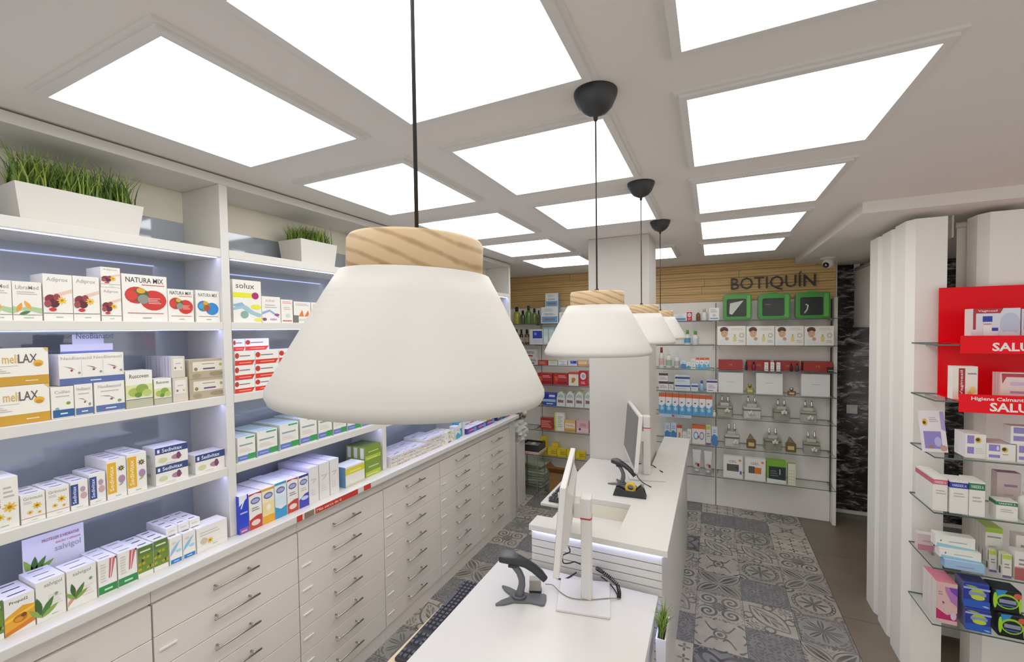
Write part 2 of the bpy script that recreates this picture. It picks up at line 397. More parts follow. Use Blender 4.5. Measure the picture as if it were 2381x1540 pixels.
# ---------------------------------------------------------------- pendants
RIB = mat('white_ribbed_ceramic', (.60, .585, .55), .5)
nt = RIB.node_tree; b = nt.nodes['Principled BSDF']
w = nt.nodes.new('ShaderNodeTexWave'); w.bands_direction = 'Z'; w.inputs['Scale'].default_value = 55; w.inputs['Distortion'].default_value = 2.5; w.inputs['Detail'].default_value = 3; w.inputs['Detail Scale'].default_value = .4
tc = nt.nodes.new('ShaderNodeTexCoord'); bp = nt.nodes.new('ShaderNodeBump'); bp.inputs['Strength'].default_value = .018; bp.inputs['Distance'].default_value = .004
nt.links.new(tc.outputs['Object'], w.inputs[0]); nt.links.new(w.outputs['Fac'], bp.inputs['Height']); nt.links.new(bp.outputs[0], b.inputs['Normal'])
def pendant():
    t = thing('pendant_lamp', 'white ribbed cone pendant lamp with a pale wooden cap on a black cord', 'pendant lamp', group='row of cone pendants over the counters')
    Z = lambda z: z-ZC
    KS = .945
    prof = [(.146, Z(1.866)), (.153, Z(1.8625)), (.1575, Z(1.864)), (.1605, Z(1.870)), (.160, Z(1.876)), (.149, Z(1.896)), (.126, Z(1.936)), (.104, Z(1.974)), (.089, Z(1.998)), (.083, Z(2.0035)), (.05, Z(2.004)), (.05, Z(1.999)), (.08, Z(1.998)), (.10, Z(1.970)), (.142, Z(1.896)), (.146, Z(1.866))]
    prof = [(r_*KS, z_+.002+.005*(z_-Z(1.862))/.142) for r_, z_ in prof]; prof[9:12] = [(.0775, Z(2.004)), (.05, Z(2.0042)), (.05, Z(1.999))]
    part(MB().lathe(prof, RIB, seg=64, cap=False), 'shade', t, local=True)
    part(MB().lathe([(.0, Z(2.0045)), (.0742, Z(2.0045)), (.0762, Z(2.007)), (.0762, Z(2.040)), (.0737, Z(2.0435)), (0, Z(2.0435))], PINE, seg=64, cap=False), 'wooden_cap', t, local=True)
    part(MB().lathe([(.0023, Z(2.05)), (.0023, -.075)], BLK, seg=8), 'cord', t, local=True)
    part(MB().lathe([(.0, Z(2.0436)), (.007, Z(2.0436)), (.007, Z(2.05)), (.004, Z(2.054)), (0, Z(2.054))], BLK, seg=14), 'cord_grip', t, local=True)
    can = [(0, -.078), (.005, -.078), (.007, -.066), (.016, -.063), (.033, -.054), (.048, -.038), (.058, -.016), (.061, -.005), (.061, 0), (0, 0)]
    part(MB().lathe(can, DARK, seg=40, cap=False), 'canopy', t, local=True)
    part(MB().lathe([(0, Z(1.9)), (.02, Z(1.905)), (.03, Z(1.925)), (.026, Z(1.95)), (.015, Z(1.97)), (.015, Z(1.998)), (0, Z(1.998))], mat('bulb_white', (.8, .8, .78), .3), seg=20), 'bulb', t, local=True)
    return t
p0 = pendant(); p0.location = (-.308, .403, ZC)
p0['label'] = 'white cone pendant with wooden cap, fourth from the pillar'
for y, n_ in ((1.22, 'third'), (2.068, 'second'), (2.865, 'first')): copy_thing(p0, (-.301, y, ZC), label='white cone pendant with wooden cap, %s from the pillar' % n_)
_c = Matrix.Translation((0, 0, 2.045-ZC))                       # this one hangs a little askew
_t = _c @ Matrix.Rotation(R_(2.4), 4, FWD) @ _c.inverted()
for ch in p0.children:
    if ch.name.split('.')[0] in ('shade', 'wooden_cap', 'bulb'): ch.matrix_basis = _t
# ---------------------------------------------------------------- left wall unit
XF, XB = -1.869, -2.14
SH = [(2.259, 2.295), (1.955, 1.987), (1.639, 1.675), (1.332, 1.369)]      # shelf bottom, top
WT = 1.066
POSTS = [.18, 1.12, 2.06, 3.0, 3.93]
wu = thing('wall_shelving', 'tall white built-in shelving with lit shelves and grey glass back', 'shelving', (XF, 2.05, WT))
for y in POSTS: part(MB().box((XB, y, WT+.0005), (XF, y+.034, 2.565), WHITE), 'upright', wu, bev=.002)
part(MB().box((XB, -.8, 2.565), (XF, 3.964, 2.6), WHITE), 'top_board', wu, bev=.002)
bays = [(-.8, .18)]+[(POSTS[i]+.034, POSTS[i+1]) for i in range(4)]
LEDS = mat('led_profile', (.7, .7, .72), .3)
for (a, b) in bays:
    for zb, zt in SH:
        s = part(MB().box((XB+.008, a+.0005, zb), (XF, b-.0005, zt), WHITE), 'shelf', wu, bev=.002)
        part(MB().box((XF-.030, a+.02, zb-.0012), (XF-.016, b-.006, zb-.0002), LED), 'led_strip', s)
    part(MB().box((XB, a+.0005, WT+.0005), (XB+.0075, b-.0005, 2.43), BACKG), 'back_pane', wu)
    part(MB().box((XB, a+.0005, 2.4305), (XB+.0075, b-.0005, 2.5645), CREAM), 'back_board', wu)
m = MB().box((XB, -.8, 1.031), (-1.79, 3.965, WT), WHITE)
single(m, 'worktop', 'long white worktop running above the drawer cabinets', 'worktop', bev=.004)
# drawer cabinets
GAPM = mat('shadow_gap', (.10, .09, .08), .8)
def drawer_cabinet():
    t = thing('drawer_cabinet', 'pale cabinet with seven shallow drawers and steel bar handles', 'cabinet', group='row of drawer cabinets under the long worktop')
    wd_ = .603
    part(MB().box((XB, .001, .0), (-1.866, wd_-.001, 1.0305), mat('carcass_gap_shade', (.30, .275, .25), .7)).box((-1.866, .001, .962), (-1.848, wd_-.001, 1.0305), GREYW).box((-1.866, .001, .0), (-1.850, wd_-.001, .0855), GREYW), 'body', t, local=True)  # carcass coloured darker than the fronts, painting shade into the drawer gaps
    me = hm = lm = None; dh = .1240
    for k in range(7):
        z0 = .0885+dh*k
        if me is None:
            me = MB().box((-1.8655, .003, .0015), (-1.842, wd_-.003, dh-.0015), GREYW).mesh('drawer')
            hb = MB(); zz = .079
            hb.tube([(-1.812, .195, zz), (-1.812, .385, zz)], .0045, STEEL, seg=8)
            for yy in (.215, .355): hb.tube([(-1.8415, yy, zz), (-1.812, yy, zz)], .0042, STEEL, seg=8)
            hm = hb.mesh('handle')
            lm = MB().box((-1.8418, .018, .064), (-1.8375, .075, .0715), BWHITE).box((-1.8418, .022, .0605), (-1.8410, .070, .064), mat('label_ink', '#6a6560')).mesh('label_holder')
        d = part(me, 'drawer', t, local=True); d.location = (0, 0, z0); bevel(d, .0012, 1)
        part(hm, 'handle', d, local=True)
        if k < 6: part(lm, 'label_holder', d, local=True)
    return t
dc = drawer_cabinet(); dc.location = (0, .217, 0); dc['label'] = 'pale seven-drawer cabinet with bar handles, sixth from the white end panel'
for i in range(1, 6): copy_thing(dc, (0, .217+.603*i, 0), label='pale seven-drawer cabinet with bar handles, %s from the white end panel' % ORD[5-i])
single(MB().box((XB, 3.837, 0), (-1.838, 3.963, 1.0305), WHITE), 'end_panel', 'narrow white end panel closing the row of drawer cabinets', 'panel', bev=.002)
# worktop price strip
RED = pc('#c8402e')
m = MB(); zf0, zf1 = 1.034, 1.063
def strip(u, v, u2, v2, c, nm, lb, txt=None):
    a = hit(u, v, 0, -1.789).y; b_ = hit(u2, v2, 0, -1.789).y
    mm = MB().box((-1.7898, a, zf0), (-1.7888, b_, zf1), c)
    if txt: mm.text(txt, (-1.7885, a+.03*(b_-a), zf0+.008), (0, 1, 0), (0, 0, 1), (b_-a)*.55, .013, pc('#f0d8d0'))
    return single(mm, nm, lb, 'label')
strip(690, 1193, 703, 1187, RED, 'shelf_label', 'small red square sticker at the price strip end by the blue carton')
strip(708, 1187, 730, 1177, pc('#8d7a68'), 'shelf_label', 'small brown photo sticker on the worktop edge')
strip(733, 1173, 832, 1130, RED, 'shelf_label', 'long red printed strip on the worktop edge', 'Más cerca de ti')
strip(846, 1120, 862, 1112, RED, 'shelf_label', 'small red square sticker under the green cartons')
# ---------------------------------------------------------------- near desk
desk = thing('service_desk', 'low white service desk with ribbed front and lit edge', 'desk', (-.6, 1.5, 0))
DZ = .75
part(MB().box((-.998, .6, DZ-.032), (-.218, 1.955, DZ), DESK), 'desk_top', desk, bev=.002)
part(MB().box((-.234, .6, DZ-.0335), (-.222, 1.95, DZ-.0322), LED), 'led_strip', desk)
part(MB().box((-.27, .62, 0), (-.255, 1.95, DZ-.05), GREYW), 'front_panel', desk)
for k in range(18):
    part(MB().box((-.2545, .62, .02+k*.0375), (-.236, 1.95, .02+k*.0375+.0325), WHITE), 'slat', desk)
part(MB().box((-.9, 1.91, 0), (-.2705, 1.945, DZ-.033), WHITE), 'side_panel', desk)
part(MB().box((-1.108, 1.05, .68), (-.905, 1.79, .698), mat('tray_beech', (.72, .58, .36), .5, noise=.05)), 'keyboard_tray', desk, bev=.002)
for y in (1.06, 1.75): part(MB().box((-.95, y, .69), (-.925, y+.02, DZ-.0325), STEEL), 'tray_bracket', desk)
# ---------------------------------------------------------------- far counter
cz = .95
cn = thing('service_counter', 'tall white service counter with ribbed end and lit edge', 'counter', (-.5, 3, 0))
out = [(-.845, 1.972), (-.18, 1.972), (-.18, 4.07), (-.398, 4.07), (-.398, 3.18), (-.845, 3.18), (-.845, 2.42), (-.415, 2.42), (-.415, 2.09), (-.845, 2.09)]
part(MB().prism(out, cz-.03, cz, DESK), 'counter_top', cn, bev=.002)
part(MB().box((-.222, 2.0, 0), (-.205, 4.05, cz-.0305), WHITE), 'front_panel', cn)
part(MB().box((-.835, 2.005, 0), (-.2225, 2.02, cz-.0305), GREYW), 'end_panel', cn)
for k in range(24):
    part(MB().box((-.835, 1.986, .036+k*.0365), (-.206, 2.0045, .036+k*.0365+.032), WHITE), 'slat', cn)
part(MB().box((-.83, 1.9745, cz-.0314), (-.20, 1.984, cz-.0302), LED), 'led_strip', cn)
part(MB().box((-.203, 2.01, cz-.0314), (-.186, 4.05, cz-.0302), LED), 'led_strip', cn)
part(MB().box((-.835, 2.44, 0), (-.815, 3.17, .845), WHITE), 'staff_panel', cn)
part(MB().box((-.84, 2.0205, .83), (-.2225, 2.419, .845), WHITE), 'recess_floor', cn)
part(MB().box((-.84, 2.4195, .60), (-.2225, 2.435, cz-.0305), CREAM), 'recess_back', cn)
part(MB().box((-.965, 2.44, .848), (-.79, 3.0, .865), DESK), 'keyboard_tray', cn, bev=.002)
mm = MB().box((-.545, 2.20, .8455), (-.43, 2.285, .847), pc('#d9d4cc'))
for i, c in enumerate(('#8d8a86', '#c9a08c', '#77716b', '#b06b5e')): mm.box((-.535+i*.026, 2.22, .8471), (-.517+i*.026, 2.265, .8474), pc(c))
single(mm, 'card', 'small printed card lying in the counter recess', 'card')
single(MB().box((-.425, 2.20, .8455), (-.40, 2.29, .858), BLK).box((-.421, 2.21, .858), (-.404, 2.28, .861), DARK), 'card_reader', 'small black card reader in the counter recess', 'card reader', bev=.003)
# ---------------------------------------------------------------- back wall shelf system
SY0, SY1 = 4.81, 5.074
BZ = [2.0015, 1.747, 1.497, 1.262, 1.008, .708, .398]
bs = thing('wall_shelf_unit', 'white panelled wall unit with rows of clear glass shelves', 'shelving', (0, 5.07, 0))
px0 = [-2.49, -1.97, -.97, .03, 1.045]
for i in range(4):
    part(MB().box((px0[i]+.003, 5.082, .002), (px0[i+1]-.003, 5.0985, 2.2), BWHITE), 'panel', bs, bev=.001)
part(MB().box((1.046, 5.0, .001), (1.075, 5.0985, 2.2), BWHITE), 'side_panel', bs, bev=.002)
for i in range(1, 4): part(MB().box((px0[i]-.0025, 5.079, .002), (px0[i]+.0025, 5.0815, 2.19), GAPM), 'slot_rail', bs)
part(MB().box((1.036, 5.066, .3), (1.0445, 5.0815, 2.19), GAPM), 'slot_rail', bs)
def glass(a, b, parent):
    return part(MB().box(a, b, GLASS, fm={'F': GEDGE, 'B': GEDGE, 'L': GEDGE, 'R': GEDGE}), 'glass_shelf', parent)
for i in range(4):
    for z in BZ:
        glass((px0[i]+.008, SY0, z-.006), (px0[i+1]-.012, SY1, z), bs)
        for xx in ((px0[i]+.012, px0[i+1]-.03) if i else (px0[i+1]-.03,)):
            part(MB().box((xx, 4.98, z-.02), (xx+.012, 5.0785, z-.0065), STEEL), 'bracket', bs)
# ---------------------------------------------------------------- right hand columns and display
COLM = mat('column_white', (.88, .86, .815), .45, noise=.015, scale=3)
def column(x, yf, w, d, lb, gr=None, z0=.0, zt=2.512):
    poly = [(x, yf+d), (x, yf+.05), (x+.028, yf), (x+w, yf), (x+w, yf+d)]
    t = MB().prism(poly, z0, zt, COLM)
    return single(t, 'white_column', lb, 'column', group=gr)
for yf in (3.535, 3.302): column(.982, yf, .15, .20, 'slim white column with one chamfered edge beside the marble wall', 'slim columns beside the marble wall')
column(.975, 3.066, .158, .20, 'broad white column with one chamfered edge left of the red panel')
column(1.268, 3.066, .19, .15, 'broad white column behind the red panel')
column(1.56, 3.066, .19, .15, 'white column beyond the edge of the red panel')
single(MB().box((1.16, 3.40, .05), (1.9, 3.43, .42), COLM).box((1.2, 3.405, 0), (1.22, 3.425, .05), BLK).box((1.8, 3.405, 0), (1.82, 3.425, .05), BLK), 'low_panel', 'low white panel raised on black feet behind the columns', 'panel')
ds = thing('display_shelf', 'set of clear glass shelves mounted in front of white columns', 'shelving', (1.3, 3.0, 0))
RZ = [1.839, 1.564, 1.285, 1.009, .732, .447]
for z in RZ:
    glass((.99, 2.772, z-.007), (1.95, 3.064, z), ds)
    for xx in (1.05, 1.35): part(MB().box((xx, 2.96, z-.02), (xx+.012, 3.0655, z-.0075), STEEL), 'bracket', ds)
# roller blinds
BLIND = mat('blind_fabric', (.75, .72, .66), .9, noise=.02, scale=200)
def blind(x, y0, y1, zb, lb):
    t = thing('roller_blind', lb, 'blind', (x, y0, zb))
    part(MB().box((x, y0, zb), (x+.003, y1, 2.47), BLIND), 'fabric', t)
    tb = MB(); tb.tube([(x+.02, y0, 2.487), (x+.02, y1, 2.487)], .024, BLIND, seg=16); part(tb, 'roller', t)
    part(MB().box((x-.008, y0, zb-.018), (x+.011, y1, zb-.0005), WHITE), 'bottom_bar', t, bev=.003)
    for y in (y0-.012, y1+.002): part(MB().box((x-.005, y, 2.46), (x+.045, y+.01, 2.5455), WHITE), 'end_bracket', t, bev=.003)
blind(1.285, 3.52, 5.36, 1.93, 'pale roller blind half lowered in front of the marble wall')
t = thing('roller_blind', 'pale roller blind half lowered behind the red display', 'blind', (1.3, 3.24, 1.7))
part(MB().box((1.235, 3.24, 1.7), (1.9, 3.243, 2.47), BLIND), 'fabric', t)
tb = MB(); tb.tube([(1.235, 3.262, 2.487), (1.9, 3.262, 2.487)], .02, BLIND, seg=16); part(tb, 'roller', t)
part(MB().box((1.235, 3.232, 1.682), (1.9, 3.251, 1.6995), WHITE), 'bottom_bar', t, bev=.003)
part(MB().box((1.212, 3.235, 2.42), (1.222, 3.285, 2.5455), WHITE), 'end_bracket', t, bev=.003)
# light switch on marble
sw = hit(1981, 952, 1, 5.39)
single(MB().box((sw.x-.045, 5.388, sw.z-.045), (sw.x+.045, 5.3995, sw.z+.045), WHITE).box((sw.x-.028, 5.383, sw.z-.028), (sw.x+.028, 5.388, sw.z+.028), WHITE), 'light_switch', 'white square light switch on the marble wall', 'switch', bev=.003)
# dome camera
cp = hit(1926, 598, 2, 2.546)
dcm = thing('dome_camera', 'white dome security camera under the ceiling edge', 'camera', (cp.x, cp.y, 2.546))
part(MB().lathe([(0, 0), (.062, 0), (.062, -.012), (.055, -.022), (.03, -.024), (0, -.024)], WHITE, seg=32, cap=False), 'base', dcm, local=True)
bl = MB().lathe([(.045*math.sin(a), -.055-.045*math.cos(a)) for a in [math.pi*i/12 for i in range(13)]], WHITE, seg=28, cap=False)
bo = part(bl, 'ball', dcm, local=True)
dv = Vector((-.55, -.72, -.42)).normalized(); M = Matrix.Translation(Vector((0, 0, -.055))) @ dv.to_track_quat('Z', 'Y').to_matrix().to_4x4()
part(MB().lathe([(.0, .036), (.024, .036), (.024, .047), (.019, .048), (.018, .044), (0, .044)], BLK, seg=20, M=M, cap=False), 'lens', bo, local=True)
# ================================================================ MONITORS
MONW = mat('monitor_white', (.70, .68, .655), .4, noise=.01)
SCRN = mat('screen_grey', (.085, .085, .083), .25, spec=.6)
REDL = mat('red_band', '#b8272b', .4)
def monitor(loc, yaw, lb, zbot, colh):
    """local frame: screen faces -x, stand behind (+x)"""
    t = thing('monitor', lb, 'monitor', loc, rz=yaw)
    w, h, zc = .275, .355, zbot
    T = Matrix.Translation((-.03, 0, zc)) @ Matrix.Rotation(R_(5), 4, 'Y')
    p = part(MB().box((-.012, -w, 0), (.012, w, h), MONW, M=T), 'panel', t, bev=.004, local=True)
    part(MB().box((-.0135, -w+.014, .03), (-.0122, w-.014, h-.014), SCRN, M=T), 'screen', p, local=True)
    sh = MB(); sh.add([(.012, -.2, .06), (.012, .2, .06), (.012, .2, .31), (.012, -.2, .31), (.034, -.15, .09), (.034, .15, .09), (.034, .15, .28), (.034, -.15, .28)],
                      [(4, 5, 6, 7), (0, 1, 5, 4), (1, 2, 6, 5), (2, 3, 7, 6), (3, 0, 4, 7)], MONW, M=T)
    part(sh, 'back_shell', p, bev=.006, local=True)
    for k in range(9): part(MB().box((.0125, -.16+k*.038, .322), (.0135, -.135+k*.038, .328), GAPM, M=T), 'vent', p, local=True)
    part(MB().box((.02, -.03, zbot+.13), (.06, .03, zbot+.20), MONW), 'arm', t, bev=.006, local=True)
    c = part(MB().prism([(.052, -.03), (.092, -.036), (.1, -.02), (.1, .02), (.092, .036), (.052, .03)], .012, colh, MONW), 'column', t, bev=.004, local=True)
    part(MB().prism([(.0505, -.0312), (.0925, -.0372), (.1012, -.0205), (.1012, .0205), (.0925, .0372), (.0505, .0312)], colh*.80, colh*.80+.006, REDL), 'red_band', c, local=True)
    part(MB().prism([(-.05, -.115), (.17, -.125), (.175, -.12), (.175, .12), (.17, .125), (-.05, .115)], 0, .011, MONW), 'base', t, bev=.003, local=True)
    return t
monitor((-.575, 1.795, DZ+.0005), R_(13), 'white monitor with a red band on its column on the low desk', .235, .455)
monitor((-.475, 2.93, cz+.0005), R_(17), 'white monitor with its dark screen visible on the tall counter', .10, .40)
# ---------------------------------------------------------------- scanners
def scanner(base, ax, s, lb, hd):
    """base: point on the table, ax: unit vector from handle end to nose"""
    rz = math.atan2(ax[1], ax[0])
    t = thing('barcode_scanner', lb, 'scanner', base, rz=rz)
    b = MB()
    lob = [(x*s, y*s) for x, y in ((.080, .064), (.05, .056), (.015, .036), (-.05, .028), (-.095, .036), (-.105, .03), (-.108, 0), (-.105, -.03), (-.095, -.036), (-.05, -.028), (.015, -.036), (.05, -.056), (.080, -.064), (.083, -.058), (.065, -.032), (.04, -.010), (.036, 0), (.04, .010), (.065, .032), (.083, .058))]
    b.prism(lob, 0, .008*s, GREYPL, smooth=True)
    b.prism([(.03*s*math.cos(R_(a)), .026*s*math.sin(R_(a))) for a in range(0, 360, 20)], .008*s, .018*s, GREYPL, smooth=True)
    part(b, 'stand_base', t, bev=.003, local=True)
    st = [(0, 0, .012), (-.006, 0, .03), (-.012, 0, .055), (-.012, 0, .08), (-.002, 0, .105), (.014, 0, .125), (.022, 0, .134)]
    part(MB().sweep([(x*s, y*s, z*s) for x, y, z in st], [(.017*s, .022*s), (.015*s, .018*s), (.014*s, .016*s), (.013*s, .015*s), (.012*s, .013*s), (.012*s, .012*s), (.014*s, .012*s)], GREYPL, up=(0, 1, 0)), 'stand_neck', t, local=True)
    part(MB().box((.006*s, -.016*s, .127*s), (.04*s, .016*s, .139*s), DARK), 'cup', t, bev=.003, local=True)
    g = [(.072, 0, .160), (.055, 0, .161), (.03, 0, .158), (0, 0, .153), (-.03, 0, .143), (-.06, 0, .127), (-.085, 0, .107), (-.105, 0, .086)]
    hb = part(MB().sweep([(x*s, y*s, z*s) for x, y, z in g], [(.030*s, .014*s), (.032*s, .018*s), (.028*s, .019*s), (.021*s, .018*s), (.017*s, .016*s), (.016*s, .0155*s), (.0155*s, .015*s), (.012*s, .012*s)], DARK, up=(0, 0, 1)), 'scanner_body', t, local=True)
    hd_ = MB().sweep([(x*s, y*s, z*s) for x, y, z in ((.074, 0, .172), (.05, 0, .175), (.025, 0, .172), (.0, 0, .165))], [(.026*s, .006*s), (.029*s, .008*s), (.024*s, .008*s), (.014*s, .005*s)], GREYPL)
    part(hd_, 'head_cover', hb, local=True)
    part(MB().box((.0725*s, -.022*s, .152*s), (.0745*s, .022*s, .168*s), BLK), 'scan_window', hb, local=True)
    part(MB().box((.03*s, -.008*s, .137*s), (.045*s, .008*s, .146*s), BLK), 'trigger', hb, local=True)
    return t
b1 = hit(1207, 1392, 2, DZ); b1.z += .0005
scanner(b1, Vector((-.97, -.24, 0)).normalized(), 1.12, 'grey barcode scanner on a stand by the near monitor', None)
b2 = hit(1446, 1127, 2, cz); b2.z += .0005
scanner(b2, Vector((-.94, .34, 0)).normalized(), .86, 'grey barcode scanner on a stand behind the tape dispenser', None)
# beige charging dock by scanner
q = hit(1245, 1374, 2, DZ)
single(MB().box((-.028, -.022, 0), (.028, .022, .008), BLK).box((-.026, -.02, .008), (.026, .02, .058), mat('beige_plastic', (.42, .39, .35), .5)), 'adapter', 'small beige power adapter with a black foot beside the scanner', 'adapter', (q.x, q.y, DZ+.0005), R_(20), bev=.004)
# tape dispenser
q = hit(1463, 1156, 2, cz)
td = thing('tape_dispenser', 'black weighted tape dispenser with a yellow roll on the counter', 'tape dispenser', (q.x, q.y+.02, cz+.0005), rz=R_(4))
side = [(-.095, 0), (.095, 0), (.075, .062), (.062, .066), (.03, .036), (-.03, .036), (-.062, .05), (-.08, .045)]
M = Matrix.Rotation(R_(90), 4, 'X')
part(MB().prism(side, -.03, -.018, DARK, M=M).prism(side, .018, .03, DARK, M=M).prism([(-.095, 0), (.095, 0), (.085, .022), (-.088, .022)], -.018, .018, DARK, M=M), 'body', td, bev=.003, local=True)
M2 = Matrix.Translation((0.005, 0, .048)) @ Matrix.Rotation(R_(90), 4, 'X')
part(MB().lathe([(.018, -.012), (.031, -.012), (.031, .012), (.018, .012), (.018, -.012)], mat('yellow_core', '#d8b23a', .5), seg=32, M=M2, cap=False), 'tape_roll', td, local=True)
part(MB().box((.066, -.014, .058), (.079, .014, .07), STEEL), 'cutter', td, local=True)
# cables
def cable(pts, r, name, lb, c=BLK, seg=6, n=8):
    P = [Vector(p) for p in pts]; out_ = []
    for i in range(len(P)-1):
        a, b_, c_, d = P[max(i-1, 0)], P[i], P[i+1], P[min(i+2, len(P)-1)]
        for k in range(n):
            t = k/n; out_.append(.5*((2*b_)+(c_-a)*t+(2*a-5*b_+4*c_-d)*t*t+(3*b_-a-3*c_+d)*t**3))
    out_.append(P[-1])
    return single(MB().tube(out_, r, c, seg=seg), name, lb, 'cable')
def dy(u, v, y=1.83): p = hit(u, v, 1, y); return tuple(p)
def dk(u, v, z): p = hit(u, v, 2, z); return (p.x, p.y, z)
cable([dy(1322, 1272), dy(1325, 1284), dy(1309, 1292), dy(1310, 1309), dy(1324, 1310), dy(1336, 1307), dy(1350, 1313)], .003, 'cable', 'black looped cable behind the near monitor panel')
cable([dk(1292, 1342, DZ+.004), dk(1303, 1347, DZ+.004), dk(1318, 1345, DZ+.004), dk(1340, 1332, DZ+.004)], .0032, 'cable', 'short black cable lying on the desk behind the scanner')
cable([dk(1268, 1359, DZ+.015), dk(1285, 1361, DZ+.0145), dk(1300, 1375, DZ+.0145), dk(1325, 1390, DZ+.0145), dk(1365, 1395, DZ+.0145), dk(1410, 1392, DZ+.0145), dk(1441, 1392, DZ+.003)], .0022, 'cable', 'thin pale grey cable across the monitor foot', mat('grey_cord', (.30, .28, .25), .6))
P = [Vector(dk(1387, 1322, .80)), Vector(dk(1400, 1330, .80)), Vector(dk(1420, 1345, .795)), Vector(dk(1436, 1360, .78)), Vector(dk(1440, 1378, .765)), Vector(dk(1439, 1391, .757))]
sp = []
N = 26*8
for i in range(N+1):
    f = i/N*(len(P)-1); k = min(int(f), len(P)-2); c_ = P[k].lerp(P[k+1], f-k); tn = (P[k+1]-P[k]).normalized()
    a = tn.orthogonal().normalized(); b_ = tn.cross(a); an = 2*math.pi*i/8
    sp.append(c_+a*(.0075*math.cos(an))+b_*(.0075*math.sin(an)))
single(MB().tube(sp, .002, BLK, seg=5), 'coiled_cable', 'black coiled cable hanging behind the near monitor column', 'cable')
cable([dk(1386, 1335, .758), dk(1405, 1347, .756), dk(1425, 1366, .756), dk(1438, 1388, .754)], .0025, 'cable', 'straight black cable under the coiled one')
cable([dk(1480, 1103, 1.01), dk(1485, 1113, .985), dk(1497, 1124, cz+.003), dk(1514, 1133, cz+.003)], .003, 'cable', 'black scanner cable running down to the tall counter')
cable([dk(1508, 1080, cz+.02), dk(1520, 1084, cz+.008), dk(1530, 1092, cz+.004), dk(1541, 1098, cz+.004)], .0035, 'cable', 'short black cable behind the far monitor column')
cable([dk(1461, 1048, cz+.09), dk(1466, 1065, cz+.04), dk(1476, 1077, cz+.004), dk(1490, 1079, cz+.004)], .0028, 'cable', 'black cable hanging below the far monitor screen')
# keyboards
def keyboard(name, lb, loc, L, D, rz):
    t = thing(name, lb, 'keyboard', loc, rz=rz)
    part(MB().box((-D/2, -L/2, 0), (D/2, L/2, .014), DARK), 'case', t, bev=.003, local=True)
    KEY = mat('key_cap', (.085, .088, .105), .5)
    kme = MB().add([(-.0082, -.0082, 0), (.0082, -.0082, 0), (.0082, .0082, 0), (-.0082, .0082, 0), (-.0066, -.0066, .007), (.0066, -.0066, .007), (.0066, .0066, .007), (-.0066, .0066, .007)], [(4, 5, 6, 7), (0, 1, 5, 4), (1, 2, 6, 5), (2, 3, 7, 6), (3, 0, 4, 7)], KEY).mesh('key')
    for r in range(6):
        for c in range(22):
            if c in (15, 19) and r: continue
            if r == 4 and c in (15, 17): continue
            if r == 0 and c in (1, 6, 11, 15): continue
            if r == 5 and 4 <= c <= 8: continue
            k = part(kme, 'key', t, local=True); k.location = (D/2-.02-r*.0205+(.005 if not r else 0), L/2-.019-c*(L-.038)/21, .0141)
    part(MB().box((D/2-.02-5*.0205-.008, L/2-.019-8.4*(L-.038)/21, .0141), (D/2-.02-5*.0205+.008, L/2-.019-3.6*(L-.038)/21, .021), KEY), 'space_bar', t, local=True)
    return t
keyboard('keyboard', 'black full-size keyboard on the desk pull-out tray', (-1.024, 1.503, .6985), .54, .138, R_(2.0))
keyboard('keyboard', 'black keyboard on the tall counter side tray', (-.86, 2.68, .8655), .42, .125, 0)
single(MB().box((-.05, -.13, 0), (.05, .13, .002), pc('#e8e6e2')), 'paper_sheet', 'white paper sheet under the keyboard edge', 'paper', (-1.17, 1.5, .6902), R_(3))
bpy.data.objects['paper_sheet'].location = (-1.165, 1.63, .0005)
bpy.data.objects.remove(bpy.data.objects['paper_sheet'])
